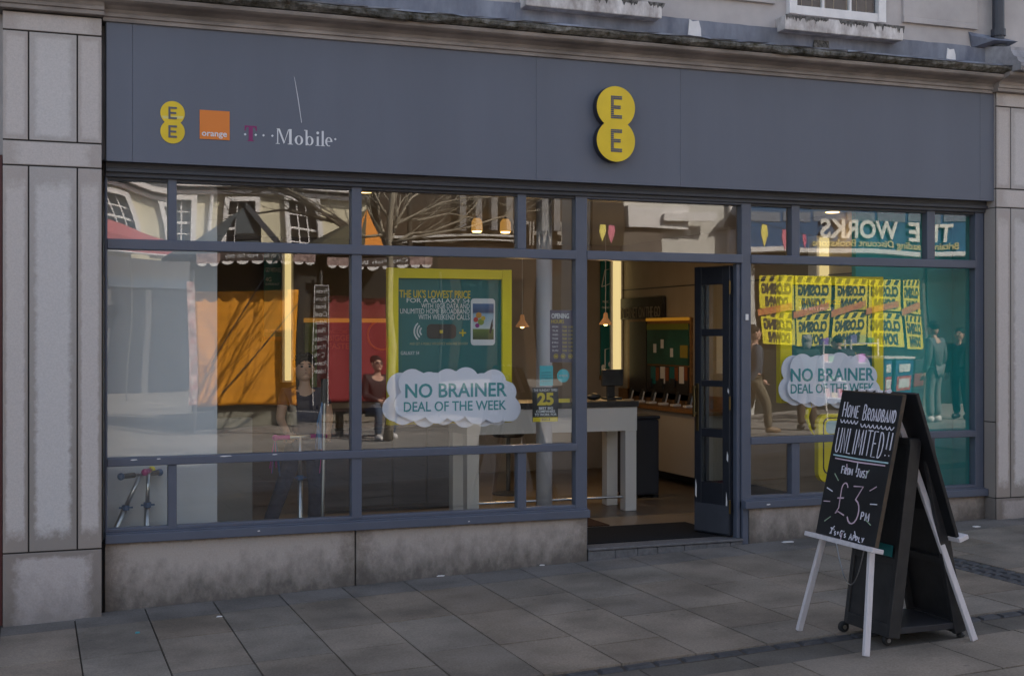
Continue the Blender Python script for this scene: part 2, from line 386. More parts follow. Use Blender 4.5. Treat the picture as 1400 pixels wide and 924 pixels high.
def slab_mat():
    m = mat('paving slab', (.240, .200, .162), .82, .35, noise=.38, nscale=75, noise2=.34, n2scale=2.2, bump=.25, bscale=110)
    nt = m.node_tree; L = nt.links; b = nt.nodes['Principled BSDF']; prev = b.inputs['Base Color'].links[0].from_socket; N = nt.nodes.new
    at = N('ShaderNodeAttribute'); at.attribute_name = 'tone'
    mx = N('ShaderNodeMix'); mx.data_type = 'RGBA'; mx.blend_type = 'MULTIPLY'; mx.inputs[0].default_value = 1
    L.new(prev, mx.inputs[6]); L.new(at.outputs['Color'], mx.inputs[7])
    # gum spots and dark stains
    tc = N('ShaderNodeTexCoord'); vo = N('ShaderNodeTexVoronoi'); vo.inputs['Scale'].default_value = 4.2; L.new(tc.outputs['Object'], vo.inputs['Vector'])
    r = N('ShaderNodeMapRange'); r.inputs[1].default_value = .035; r.inputs[2].default_value = .075; r.inputs[3].default_value = .5; r.inputs[4].default_value = 0
    L.new(vo.outputs['Distance'], r.inputs[0])
    m2 = N('ShaderNodeMix'); m2.data_type = 'RGBA'; m2.inputs[7].default_value = (.05, .047, .045, 1); L.new(r.outputs[0], m2.inputs[0]); L.new(mx.outputs[2], m2.inputs[6])
    # dusty lighter drifts and long rain streaks away from the wall
    n3 = N('ShaderNodeTexNoise'); n3.inputs['Scale'].default_value = 1.1; n3.inputs['Detail'].default_value = 9; n3.inputs['Roughness'].default_value = .72; L.new(tc.outputs['Object'], n3.inputs['Vector'])
    r3 = N('ShaderNodeMapRange'); r3.inputs[1].default_value = .52; r3.inputs[2].default_value = .72; r3.inputs[3].default_value = 0; r3.inputs[4].default_value = .4; L.new(n3.outputs[0], r3.inputs[0])
    m3 = N('ShaderNodeMix'); m3.data_type = 'RGBA'; m3.inputs[7].default_value = (.105, .098, .094, 1); L.new(r3.outputs[0], m3.inputs[0]); L.new(m2.outputs[2], m3.inputs[6])
    v2 = N('ShaderNodeTexVoronoi'); v2.inputs['Scale'].default_value = 9; L.new(tc.outputs['Object'], v2.inputs['Vector'])
    r4 = N('ShaderNodeMapRange'); r4.inputs[1].default_value = .03; r4.inputs[2].default_value = .06; r4.inputs[3].default_value = .5; r4.inputs[4].default_value = 0; L.new(v2.outputs['Distance'], r4.inputs[0])
    n5 = N('ShaderNodeTexNoise'); n5.inputs['Scale'].default_value = 1.6; L.new(tc.outputs['Object'], n5.inputs['Vector'])
    r5 = N('ShaderNodeMapRange'); r5.inputs[1].default_value = .5; r5.inputs[2].default_value = .56; L.new(n5.outputs[0], r5.inputs[0])
    ml = N('ShaderNodeMath'); ml.operation = 'MULTIPLY'; L.new(r4.outputs[0], ml.inputs[0]); L.new(r5.outputs[0], ml.inputs[1])
    m4 = N('ShaderNodeMix'); m4.data_type = 'RGBA'; m4.inputs[7].default_value = (.33, .31, .29, 1); L.new(ml.outputs[0], m4.inputs[0]); L.new(m3.outputs[2], m4.inputs[6])
    L.new(m4.outputs[2], b.inputs['Base Color']); return m
MT['slab'] = slab_mat()
rs = random.Random(3)
def paving(name, boxes, m, lift=0, gap=.003, chamf=.003, tone=lambda: (1, 1, 1)):
    mb = MB(); tones = []
    for (x0, x1, y0, y1) in boxes:
        gx = gap * rs.uniform(.55, 1.0); gy = gap * rs.uniform(1.0, 2.0); x0 += gx; x1 -= gx; y0 += gy; y1 -= gy
        dz = rs.uniform(-.0012, .0012); tx, ty = rs.uniform(-.0012, .0012), rs.uniform(-.0012, .0012)
        top = []; low = []
        for (x, y, i, j) in ((x0, y0, 1, 1), (x1, y0, -1, 1), (x1, y1, -1, -1), (x0, y1, 1, -1)):
            z = ground(x, y) + lift + dz + tx * i + ty * j
            top.append((x + chamf * i, y + chamf * j, z)); low.append((x, y, z - .02))
        b = len(mb.v); mb.add(top + low, [(0, 1, 2, 3)] + [(k, k + 4, (k + 1) % 4 + 4, (k + 1) % 4) for k in range(4)])
        tones += [tone()] * 8
    o = mb.build(name, m)
    ca = o.data.color_attributes.new('tone', 'FLOAT_COLOR', 'POINT')
    for i, t in enumerate(tones): ca.data[i].color = (*t, 1)
    return tag(o, kind='structure')
def slab_tone():
    k = rs.uniform(.84, 1.10); h = rs.uniform(-.035, .05); return (k * (1 + h), k, k * (1 - h))
boxes = []; i = 0; PIT = .4585; X0 = -2.045
XB = [X0 + PIT * k for k in range(28)]
for k in range(27):
    x0, x1 = XB[k], XB[k + 1]
    wall = -.165 if (x1 < -.02 or x0 > 7.4) else -.035
    y = -.44 + rs.uniform(-.02, .02); boxes.append((x0, x1, y, wall, 'f'))
    seq = [.56, .83, .56, .83, .83, .56]; j = rs.randrange(6)
    while y > -2.80:
        l = seq[j % 6]; j += rs.choice((1, 1, 2)); y2 = y - l
        if y2 < -2.62: y2 = -2.825
        if x0 < 5.8 < x1 or x0 < 6.0 < x1:
            xa, xb = (x0, 5.74) if x0 < 5.74 else (6.04, x1)
            if xb - xa > .06: boxes.append((xa, xb, y2, y, 's'))
        else: boxes.append((x0, x1, y2, y, 's'))
        y = y2
paving('pavement', [b[:4] for b in boxes if b[4] == 's'], MT['slab'], tone=slab_tone)
paving('pavement', [b[:4] for b in boxes if b[4] == 'f'], MT['slab'], tone=lambda: (lambda k: (k * .80, k * .86, k * .96))(rs.uniform(.85, 1.05)))
setts = []; x = -2.0
while x < 10.2:
    l = rs.uniform(.15, .24); setts.append((x, x + l, -2.935, -2.835)); x += l
y = -.5
while y > -2.8:
    l = rs.uniform(.1, .16); 
    for q in range(3): setts.append((5.745 + q * .098, 5.745 + q * .098 + .097, y - l, y))
    y -= l
paving('sett_strip', setts, MT['sett'], gap=.006, chamf=.014, tone=lambda: (1, 1, 1))
ch = []; x = -2.0
while x < 10.2:
    l = rs.uniform(.5, .8); ch.append((x, x + l, -3.205, -2.942)); x += l
def ch_tone():
    k = rs.uniform(.45, .62); return (k * .96, k, k * 1.04)
paving('channel', ch, MT['slab'], lift=-.006, tone=ch_tone)
far = []; y = -3.212
for row in range(4):
    h = .60; x = -2.6 + rs.uniform(0, .5)
    while x < 10.3:
        l = rs.choice((.6, .75, .9)); far.append((x, x + l, y - h, y)); x += l
    y -= h
paving('roadway', far, MT['slab'], tone=lambda: (lambda k: (k, k * .98, k * .95))(rs.uniform(.86, 1.04)))

# ------------------------------------------------------------------ the shop building
shop = thing('shop_building', (3.7, .5, -.1), 'terraced shop building with grey fascia, big display windows and pale rendered upper wall', 'shop building')
XL, XR = -.012, 7.427                   # inner edges of the two pilasters

def pilaster(x0, x1, flip=1):
    pr = box('pilaster', MT['joint'], shop, x0 + .004, x1 - .004, -.142, .30, ground((x0 + x1) / 2, 0) - .4, 3.79)
    w = x1 - x0; a, d = x0 + .004, x1 - .004
    c1, c2 = (x0 + .162, x0 + .466) if flip > 0 else (x1 - .466, x1 - .162)
    g_ = .005
    def panel(xa, xb, za, zb, m): box('stone_panel', m, pr, xa + g_ * (xa > a), xb - g_ * (xb < d), -.15, -.05, za + g_, zb - g_, bevel=.003)
    panel(a, d, 3.665, 3.79, MT['gran_p'])
    for za, zb in ((2.945, 3.665), (.235, 2.78)):
        panel(a, c1, za, zb, MT['gran_p']); panel(c1, c2, za, zb, MT['gran_l']); panel(c2, d, za, zb, MT['gran_p'])
    panel(a, d, 2.78, 2.945, MT['gran_p'])
    panel(a, d, ground((x0 + x1) / 2, 0) - .35, .235, MT['gran_b'])
    # return face towards the window
    if flip < 0:
        for za, zb in ((2.945, 3.79), (2.78, 2.945), (.9, 2.78), (.235, .9), (-.3, .235)):
            box('stone_panel', MT['gran_b'] if zb < .3 else MT['gran_p'], pr, x0, x0 + .01, -.135, -.0, za + .004, zb - .004)
    return pr
pilaster(-.66, -.036, 1)
pilaster(XR, XR + .625, -1)

# plinth under the windows
pl = box('plinth', MT['joint'], shop, -.05, 3.575, .012, .2, -.5, .24)
for xa, xb in ((XL, 1.727), (1.737, 3.578)): box('stone_panel', MT['plinth'], pl, xa, xb, -.012, .1, -.45, .243, bevel=.004)
pl2 = box('plinth', MT['joint'], shop, 5.06, XR + .05, .012, .2, -.5, .24)
for xa, xb in ((5.03, 6.2), (6.208, XR - .006)): box('stone_panel', MT['plinth'], pl2, xa, xb, -.012, .1, -.45, .243, bevel=.004)

ZS, ZG, ZR0, ZR1, ZT0, ZT1, ZH = .243, .342, .765, .823, 2.252, 2.323, 2.728
FR = MT['frame']
def pane(x0, x1, z0, z1, parent, twist=0, wave=.00022, seed=0, m=None, y=.05):
    r = random.Random(seed); nx, nz = max(3, int((x1 - x0) / .09)), max(3, int((z1 - z0) / .09)); mb = MB()
    xc, zc = (x0 + x1) / 2, (z0 + z1) / 2
    ph = [(r.uniform(.7, 1.5) * 5, r.uniform(.7, 1.4) * 5, r.uniform(0, 6.3), r.uniform(0, 6.3)) for _ in range(2)]
    def d(x, z):
        e = twist * (x - xc) * (z - zc)
        for kx, kz, a, b in ph: e += wave * math.sin(kx * (x - xc) + a) * math.sin(kz * (z - zc) + b)
        return e
    mb.v = [(x0 + (x1 - x0) * i / nx, y + d(x0 + (x1 - x0) * i / nx, z0 + (z1 - z0) * j / nz), z0 + (z1 - z0) * j / nz) for j in range(nz + 1) for i in range(nx + 1)]
    for j in range(nz):
        for i in range(nx):
            k = j * (nx + 1) + i; mb.f.append([k, k + 1, k + nx + 2, k + nx + 1]); mb.m.append(0)
    yb = y + .008
    mb.poly([(x0, yb, z0), (x0, yb, z1), (x1, yb, z1), (x1, yb, z0)])
    o = mb.build('pane', m or MT['glass'], parent, smooth=True); return o
def window_unit(x0, x1, jl, jr, top, mid_split, low, full=(), seed=0):
    """grey shop window: jambs, mullions, transom, rail, sill; each pane a sub-part"""
    mb = MB(); y0, y1 = 0, .085
    mb.box(x0, x0 + jl, y0, y1, ZS, ZH + .03); mb.box(x1 - jr, x1, y0, y1, ZS, ZH + .03)
    def hor(za, zb, dy): mb.box(x0 + jl - .004, x1 - jr + .004, y0 + dy, y1 - .006, za, zb)
    hor(ZT0, ZT1, -.012); hor(ZR0, ZR1, -.012); hor(ZG - .028, ZG, .006)
    for a, b in full: mb.box(a, b, y0 + .002, y1 - .002, ZG - .02, ZH + .03)
    for a, b in top: mb.box(a, b, y0 + .004, y1 - .004, ZT1 - .003, ZH + .03)
    for a, b in low: mb.box(a, b, y0 + .004, y1 - .004, ZG - .01, ZR0 + .003)
    # thin glazing beads
    o = mb.build('display_window', FR, shop, bevel=.006)
    s = MB().box(x0 - .0, x1, -.062, .05, ZS + .004, ZS + .066).box(x0 + .003, x1 - .003, -.028, .06, ZS + .064, ZG - .025).build('sill', FR, o, bevel=.009)
    def panes(z0, z1, cuts, tw=None):
        xs_ = [x0 + jl] + [q for ab in sorted(list(full) + list(cuts)) for q in ab] + [x1 - jr]
        for k in range(0, len(xs_), 2):
            pane(xs_[k] - .004, xs_[k + 1] + .004, z0 - .004, z1 + .004, o, twist=(tw or {}).get(k // 2, 0), seed=seed + k + int(z0 * 10))
    panes(ZT1, ZH + .02, top, {0: .021} if seed == 1 else None); panes(ZR1, ZT0, []); panes(ZG, ZR0, low)
    return o
window_unit(XL, 3.584, .018, .098, [(.408, .467), (3.004, 3.076)], [], [(.408, .467), (3.004, 3.076)], full=[(1.708, 1.784)], seed=1)
window_unit(4.965, XR - .004, .089, .092, [(5.445, 5.524), (6.815, 6.9)], [], [(5.445, 5.524), (6.815, 6.9)], seed=5)
# head over the doorway: transom light
df = MB().box(3.58, 4.969, -.012, .079, ZT0, ZT1).box(3.58, 4.969, .004, .08, ZH, ZH + .03).build('door_frame', FR, shop, bevel=.006)
box('hinge_post', FR, df, 4.930, 4.962, .02, .085, .0, ZT0 - .004, bevel=.004)
pane(3.58, 4.969, ZT1 - .004, ZH + .02, df, seed=33)
# lower jamb feet down to the threshold
box('jamb_foot', FR, df, 3.578, 3.586, .004, .09, 0, ZS + .02)
box('jamb_foot', FR, df, 4.972, 5.028, -.004, .086, -.1, ZS + .004, bevel=.004)
# folding door, opened inwards: two narrow leaves one behind the other
def leaf(a, b, th, full=True):
    A, B = Vector((*a, 0)), Vector((*b, 0)); d = (B - A).normalized(); n = Vector((-d.y, d.x, 0)); W = (B - A).length
    M = Matrix(((d.x, n.x, 0, A.x), (d.y, n.y, 0, A.y), (0, 0, 1, 0), (0, 0, 0, 1)))
    lites = [(1.715, 2.085), (1.285, 1.655), (.885, 1.235), (.44, .815)]
    mb = MB(); z = .015; s0, s1 = .075, W - .075
    mb.box(0, s0, 0, th, z, 2.235, M); mb.box(s1, W, 0, th, z, 2.235, M)
    prev = z
    for z0, z1 in sorted(lites): mb.box(s0 - .002, s1 + .002, .002, th - .002, prev, z0, M); prev = z1
    mb.box(s0 - .002, s1 + .002, .002, th - .002, prev, 2.233, M)
    o = mb.build('door', mat('worn door paint', (.014, .0165, .024), .42, .4, noise=.3, nscale=6), shop, bevel=.004)
    for z0, z1 in lites:
        MB().box(s0 - .003, s1 + .003, th / 2 - .003, th / 2 + .003, z0 - .003, z1 + .003, M).build('pane', MT['glass_up'], o)
    return o, M, W, th
dl, M1, W1, t1 = leaf((4.925, .075), (4.79, .425), .042)
MB().box(.006, W1 - .006, t1, t1 + .004, .03, .26, M1).build('kick_plate', MT['dark'], dl)
hb = MB()
for zz in (1.0, 1.22): hb.box(W1 - .045, W1 - .025, t1, t1 + .045, zz, zz + .02, M1)
hb.box(W1 - .045, W1 - .025, t1 + .04, t1 + .055, .98, 1.24, M1); hb.box(W1 - .052, W1 - .018, t1, t1 + .006, .86, 1.26, M1)
hb.build('handle', MT['brass'], dl, bevel=.003)
for zz in (2.0, 1.05, .2): MB().tube([M1 @ Vector((-.006, t1 + .004, zz)), M1 @ Vector((-.006, t1 + .004, zz + .11))], .01, 8).build('hinge', MT['brass'], dl)
for zz, l_, sx in ((.30, .16, W1 - .02), (.62, .09, .02), (.16, .22, .03), (1.18, .05, .012)):
    MB().add([M1 @ Vector(q) for q in ((sx - .006, t1 + .0012, zz), (sx + .010, t1 + .0012, zz + .02), (sx + .004, t1 + .0012, zz + l_), (sx - .008, t1 + .0012, zz + l_ * .6))], [(0, 1, 2, 3)]).build('chipped_paint', MT['white'], dl)
leaf((4.968, .12), (4.853, .45), .042)
box('threshold', MT['thresh'], shop, 3.586, 4.970, -.02, .16, -.02, .0, bevel=.006)
x = 3.586; k = 0; st = MB()
while x < 4.965:
    l = min(rs.uniform(.17, .24), 4.97 - x); st.box(x + .002, x + l - .002, -.012, .1, -.3, -.024); x += l
st.build('doorstep', MT['thresh'], shop, bevel=.004)
box('door_switch', MT['white'], df, 4.998, 5.024, -.012, .002, 1.785, 1.835, bevel=.003)

# fascia, head moulding, cornice, lead, upper wall
fb = MB(); YF = -.12
seams = [XL + .004, .161, 3.107, 4.336, 7.278, XR + .026]
for a, b in zip(seams, seams[1:]): fb.box(a + .0006, b - .0006, YF, YF + .03, 2.838, 3.782)
fb.build('fascia_board', MT['fascia'], shop, bevel=.0015, seg=1)
box('fascia_backing', MT['dark'], shop, XL, XR - .002, YF + .028, .0, 2.842, 3.779)
hm = MB()
for z0, z1, y in ((2.80, 2.845, -.035), (2.775, 2.802, -.052), (2.745, 2.777, -.022), (2.725, 2.748, .015)): hm.box(XL + .003, XR - .003, y, .16, z0, z1)
hm.build('head_moulding', MT['dark'], shop, bevel=.004)
# cornice profile (y, z) swept along the front, breaking forward over the pilasters
prof = [(.02, 3.775), (-.14, 3.775), (-.14, 3.80), (-.155, 3.805), (-.158, 3.826), (-.15, 3.83), (-.165, 3.85), (-.21, 3.868), (-.262, 3.878), (-.285, 3.89), (-.29, 3.905), (-.29, 3.915), (.02, 3.93)]
def sweep(x0, x1, dy, dz=0, n=1, jit=0, pr=prof):
    mb = MB(); k = len(pr); r = random.Random(5)
    for i in range(n + 1):
        x = x0 + (x1 - x0) * i / n
        for (y, z) in pr: mb.v.append((x, y + (dy if y < 0 else 0) + r.uniform(-jit, jit), z + dz + r.uniform(-jit, jit)))
    for i in range(n):
        for j in range(k):
            j2 = (j + 1) % k; mb.f.append([i * k + j, i * k + j2, (i + 1) * k + j2, (i + 1) * k + j]); mb.m.append(0)
    mb.f.append(list(range(k))[::-1]); mb.f.append([n * k + j for j in range(k)]); mb.m += [0, 0]
    return mb
co = sweep(-.03, XR - .03, 0).build('cornice', MT['cornice'], shop)
sweep(-.75, -.026, -.07, .022).build('pilaster_cornice', MT['cornice'], co)
sweep(XR - .034, XR + .72, -.07, .012).build('pilaster_cornice', MT['cornice'], co)
def mossy(x0, x1):
    mb = MB(); r = random.Random(21); n = 260; k = 7; lo = 0
    for i in range(n + 1):
        x = x0 + (x1 - x0) * i / n; sag = .010 * math.sin(x * 2.1) + .007 * math.sin(x * 5.3 + 1) + .004 * math.sin(x * 13)
        lo = lo * .7 + r.uniform(-.006, .006) * .9
        for (y, z) in ((.02, 3.926), (-.295, 3.922), (-.318, 3.928 + lo + sag * .8), (-.342, 3.940 + lo + sag), (-.348, 3.958 + sag * .6 + lo * .4), (-.335, 3.975), (.02, 3.976)):
            mb.v.append((x, y + (r.uniform(-.003, .003) if y < 0 else 0), z))
    for i in range(n):
        for j in range(k): j2 = (j + 1) % k; mb.f.append([i * k + j, i * k + j2, (i + 1) * k + j2, (i + 1) * k + j]); mb.m.append(0)
    mb.f += [list(range(k))[::-1], [n * k + j for j in range(k)]]; mb.m += [0, 0]; return mb
mossy(-.9, XR + .05).build('mossy_edge', MT['moss'], co)
# capital over the right pilaster (stone pediment block)
cp = [(.02, 3.93), (-.44, 3.93), (-.46, 3.96), (-.45, 3.99), (-.42, 4.01), (-.40, 4.05), (-.36, 4.07), (-.33, 4.12), (-.33, 4.15), (.02, 4.22)]
sweep(XR + .0, XR + .8, 0, 0, 30, .002, cp).build('capital', mat('pale stone moulding', (.40, .38, .39), .8, .2, noise=.4, nscale=9, noise2=.3), co)
# lead apron: sheets dressed up the wall, one lapped over the next
x = -.95; r5 = random.Random(9); odd = 0
while x < 7.46:
    l = r5.uniform(.9, 1.5); h = 4.205 + r5.uniform(-.012, .008); yy = -.010 - .004 * odd; odd = 1 - odd
    pr_ = [(.019, 3.99), (yy - .30, 3.978), (yy - .335, 3.972), (yy - .338, 3.984), (yy - .30, 3.992), (yy - .06, 4.012), (yy - .012, 4.04), (yy, 4.07), (yy, h), (.019, h)]
    mb = MB(); n = 14
    for q in range(n + 1):
        for k_, (py, pz) in enumerate(pr_):
            jx = r5.uniform(-.004, .004) if k_ not in (0, 9) else 0
            mb.v.append((x + (l + .02) * q / n, py + jx * (2.2 if 1 <= k_ <= 4 else .6), pz + jx))
    K = len(pr_)
    for q in range(n):
        for k_ in range(K):
            k2 = (k_ + 1) % K; mb.f.append([q * K + k_, q * K + k2, (q + 1) * K + k2, (q + 1) * K + k_]); mb.m.append(0)
    mb.f += [list(range(K))[::-1], [n * K + k_ for k_ in range(K)]]; mb.m += [0, 0]
    mb.build('lead_flashing', MT['lead'], co); x += l
for xa, za, w_, h_ in ((4.46, 4.075, .12, .12), (7.0, 4.075, .10, .09)):      # pale torn patches stuck on the lead
    k = MB(); k.prism([(xa, za), (xa + w_, za - .01), (xa + w_ * .96, za + h_ * .5), (xa + w_ * .8, za + h_), (xa + w_ * .35, za + h_ * .92), (xa + .012, za + h_ * 1.05)], -.0215, -.012); k.build('pale_patch', MT['white'], co)
MB().prism([(5.63, 4.03), (5.80, 4.02), (5.79, 4.13), (5.65, 4.13)], -.0215, -.012).build('repair_patch', MT['grime'], co)
XA, XZ, HT = -16.0, 24.0, 9.6
uw = MB().box(XA, XZ, .02, 7.0, 2.86, HT)
uw = uw.build('upper_wall', MT['render'], shop)
# shallow plaster strings either side of the sash window
for xa, xb, z in ((4.4, 5.28, 4.40), (6.56, 7.35, 4.36)): MB().box(xa, xb, -.012, .03, z, z + .05).box(xa, xb - .0, -.006, .03, z + .05, z + .5).build('plaster_band', MT['render'], uw, bevel=.004)
def sash(x0, x1, zs, sill0, sill1):
    wn = MB().box(x0, x0 + .075, -.035, .06, zs, zs + 1.5).box(x1 - .075, x1, -.035, .06, zs, zs + 1.5).box(x0 + .074, x1 - .074, -.02, .05, zs, zs + .075).box(x0 + .074, x1 - .074, -.02, .05, zs + .72, zs + .76)
    for q in (1, 2): 
        xm = x0 + .075 + (x1 - x0 - .15) * q / 3; wn.box(xm - .011, xm + .011, -.012, .03, zs + .07, zs + 1.45)
    wn = wn.build('window', MT['white'], uw, bevel=.004)
    box('pane', MT['glass_up'], wn, x0 + .07, x1 - .07, .006, .012, zs + .06, zs + 1.46)
    box('blind', MT['navy'], wn, x0 + .07, x1 - .07, .0195, .0198, zs + .02, zs + 1.46)
    mb = MB()
    for k in range(7):
        xm = x0 + .1 + (x1 - x0 - .2) * (k + .5) / 7 + random.uniform(-.02, .02); mb.tube([(xm, .0165, zs + .05), (xm + .012, .0165, zs + 1.4)], .003, 6)
    mb.build('net_curtain', MT['wall_in'], wn)
    # sill
    b = MB(); r = random.Random(int(x0 * 10)); n = 40; a0, a1 = sill0, sill1
    b.box(a0, a1, -.13, .03, zs - .165, zs - .045)
    si = b.build('sill', MT['peel'], wn, bevel=.008)
    for k in range(16):
        xx = a0 + .03 + (a1 - a0 - .06) * r.random(); wd_ = r.uniform(.02, .09); pts = [(xx - wd_, zs - .043)]
        m_ = r.randrange(9, 16)
        for q in range(m_): pts.append((xx - wd_ + 2 * wd_ * (q + .5) / m_, zs - .052 - r.uniform(.002, .012) - (r.uniform(.0, .05) * r.random() if q % 2 else r.uniform(0, .006))))
        pts.append((xx + wd_, zs - .043)); MB().prism(pts[::-1], -.1315 - .0002 * k, -.128).build('pigeon_grime', MT['grime'], si)
    return wn
sash(5.40, 6.36, 4.33, 5.295, 6.462)
sash(3.13, 4.06, 4.32, 3.02, 4.17)
# downpipe behind the right capital
dp = MB().tube([(7.52, -.07, 4.20), (7.52, -.07, 4.29), (7.52, -.07, 6.0)], .052, 14).tube([(7.52, -.07, 4.30), (7.52, -.07, 4.36)], .064, 14).tube([(7.52, -.07, 4.16), (7.52, -.07, 4.215)], .07, 14)
dp.build('downpipe', MT['dark'], shop, smooth=False)
MB().add([(7.27, .019, 4.34), (7.62, .019, 4.32), (7.62, -.2, 4.235), (7.38, -.18, 4.235), (7.27, -.02, 4.30), (7.62, .019, 4.20), (7.3, .019, 4.2)], [(0, 4, 3, 2, 1), (4, 0, 6), (3, 4, 6), (2, 3, 6, 5), (1, 2, 5)]).build('lead_saddle', MT['lead'], shop)

# neighbours (they carry on the row; the left one shows as a dark sliver)
nb = thing('neighbour_shop', (-5, .4, -.3), 'dark red painted shopfront on the far left beyond the granite pilaster', 'shop building')
box('wall', mat('dark red paint', (.08, .012, .012), .5), nb, XA, -.6605, -.05, .25, -.8, 2.855)
box('window', MT['navy'], nb, -6, -1.2, -.058, -.04, .4, 2.6)
nb2 = thing('neighbour_shop', (15, .4, .3), 'dark shopfront on the far right beyond the second pilaster', 'shop building')
box('wall', MT['dark'], nb2, XR + .64, XZ, -.05, .25, -.6, 2.855)
box('window', MT['navy'], nb2, XR + 1.1, XR + 6, -.058, -.04, .6, 2.6)


# ------------------------------------------------------------------ signs on the fascia
def letter_E_dots(mb, x0, x1, z0, z1, y):
    r = (z1 - z0) / 26; rows = 12
    def dot(x, z): mb.prism(disc(x, z, r * 1.02, 8), y - .003, y + .002)
    for k in range(rows):
        z = z0 + r + (z1 - z0 - 2 * r) * k / (rows - 1)
        n = 2 if k not in (0, 1, 5, 6, 10, 11) else (8 if k not in (5, 6) else 7)
        for i in range(n): dot(x0 + r + (x1 - x0 - 2 * r) * i / 7, z)
def solid_E(mb, x0, x1, z0, z1, y, t):
    h = z1 - z0; mb.prism([(x0, z0), (x1, z0), (x1, z0 + t), (x0 + t, z0 + t), (x0 + t, z0 + h / 2 - t / 2), (x1 - t * .3, z0 + h / 2 - t / 2), (x1 - t * .3, z0 + h / 2 + t / 2), (x0 + t, z0 + h / 2 + t / 2), (x0 + t, z1 - t), (x1, z1 - t), (x1, z1), (x0, z1)], y - .002, y + .002)
def eight(cx, zc, r, sep, n=120): return union_outline([(cx, zc + sep / 2, r), (cx, zc - sep / 2, r)], (cx, zc), n)
cx, cz = 3.735, 3.288
big = thing('round_sign', (cx, -.13, cz), 'large raised yellow double disc sign with dotted grey letters, mid fascia', 'sign', 'double disc signs')
ol = eight(cx, cz, .163, .257)
MB().prism(ol, -.2, -.135).build('sign_body', MT['signside'], big)
MB().prism(eight(cx, cz, .1615, .257), -.206, -.201).build('sign_face', MT['yellow'], big)
MB().prism(eight(cx, cz, .13, .25), -.136, -.119).build('mount', MT['signside'], big)
for dz in (.1285, -.1285):
    mb = MB(); letter_E_dots(mb, cx - .045, cx + .05, cz + dz - .088, cz + dz + .088, -.2075); mb.build('letter', MT['ygrey'], big)
cx, cz = .4255, 3.121
sm = thing('round_sign', (cx, -.125, cz), 'small flat yellow double disc logo with two plain letters E, leftmost on the fascia', 'sign', 'double disc signs')
MB().prism(eight(cx, cz, .0815, .127), -.125, -.1205).build('sign_face', MT['yellow'], sm)
for dz in (.0635, -.0635):
    mb = MB(); solid_E(mb, cx - .028, cx + .028, cz + dz - .042, cz + dz + .042, -.1275, .0135); mb.build('letter', MT['ygrey'], sm)
mb = MB(); mb.prism([(cx - .062, cz + .022), (cx + .066, cz + .028), (cx + .074, cz + .046), (cx - .074, cz + .040)], -.1256, -.1245); mb.build('worn_band', mat('faded yellow', (.62, .52, .16), .5), sm)
osn = thing('square_sign', (.709, -.125, 3.12), 'small orange square logo with pale lower case lettering on the fascia', 'sign')
MB().box(.607, .811, -.125, -.1205, 3.0185, 3.2185).build('sign_face', MT['orange'], osn)
text('lettering', 'orange', MT['offwhite'], osn, .621, .792, 3.026, 3.068, -.1255, bold=.012, th=.0015)
# dotted wordmark in thin and thick serif strokes
tm = thing('lettering_sign', (1.24, -.122, 3.06), 'pale serif lettering with a magenta capital and dots, right of the orange square', 'sign')
yl = -.1225
def rect(mb, x0, x1, z0, z1): mb.prism([(x0, z0), (x1, z0), (x1, z1), (x0, z1)], yl, yl + .002)
mb = MB(); t0 = 3.020; T1_ = 3.128; xm = .957
mb.prism([(xm - .014, t0 + .008), (xm - .028, t0), (xm + .028, t0), (xm + .014, t0 + .008), (xm + .014, T1_ - .010), (xm + .030, T1_ - .012), (xm + .036, T1_ - .036), (xm + .042, T1_ - .036), (xm + .042, T1_), (xm - .042, T1_), (xm - .042, T1_ - .036), (xm - .036, T1_ - .036), (xm - .030, T1_ - .012), (xm - .014, T1_ - .010)], yl, yl + .002)
mb.build('capital_letter', MT['magenta'], tm)
for x in (.918, .992, 1.046, 1.108, 1.558):
    MB().prism([(x - .009, 3.066), (x, 3.057), (x + .009, 3.066), (x, 3.075)], yl - .0005, yl + .0018).build('dot', MT['offwhite'], tm)
b0 = 3.012
def oval(mb, cx_, w_, h_, gap=None):
    n = 22; o_ = [(cx_ + w_ * math.cos(2 * math.pi * i / n), b0 + h_ / 2 + h_ / 2 * math.sin(2 * math.pi * i / n)) for i in range(n)]
    i_ = [(cx_ + w_ * .48 * math.cos(2 * math.pi * i / n), b0 + h_ / 2 + (h_ / 2 - .005) * math.sin(2 * math.pi * i / n)) for i in range(n)]
    for i in range(n):
        if gap and i in gap: continue
        j = (i + 1) % n; mb.prism([o_[i], o_[j], i_[j], i_[i]], yl - .0005, yl + .0012)
def letter(f): mb = MB(); f(mb); mb.build('letter', MT['offwhite'], tm)
def fM(mb):
    rect(mb, 1.142, 1.149, b0 + .004, b0 + .104); rect(mb, 1.132, 1.160, b0, b0 + .004)
    mb.prism([(1.136, b0 + .108), (1.160, b0 + .108), (1.196, b0 + .012), (1.188, b0 + .002), (1.1495, b0 + .100)], yl - .0003, yl + .0017)
    mb.prism([(1.188, b0 + .002), (1.196, b0 + .018), (1.226, b0 + .104), (1.219, b0 + .104)], yl - .0006, yl + .0014)
    rect(mb, 1.2265, 1.244, b0 + .004, b0 + .108); rect(mb, 1.216, 1.254, b0, b0 + .004)
letter(fM); letter(lambda mb: oval(mb, 1.296, .030, .066))
def fb_(mb): rect(mb, 1.344, 1.357, b0, b0 + .108); rect(mb, 1.334, 1.344, b0 + .103, b0 + .108); oval(mb, 1.372, .028, .066)
letter(fb_)
def fi(mb): rect(mb, 1.424, 1.438, b0 + .004, b0 + .066); rect(mb, 1.415, 1.447, b0, b0 + .004); mb.prism(disc(1.431, b0 + .092, .010, 10), yl, yl + .002)
letter(fi)
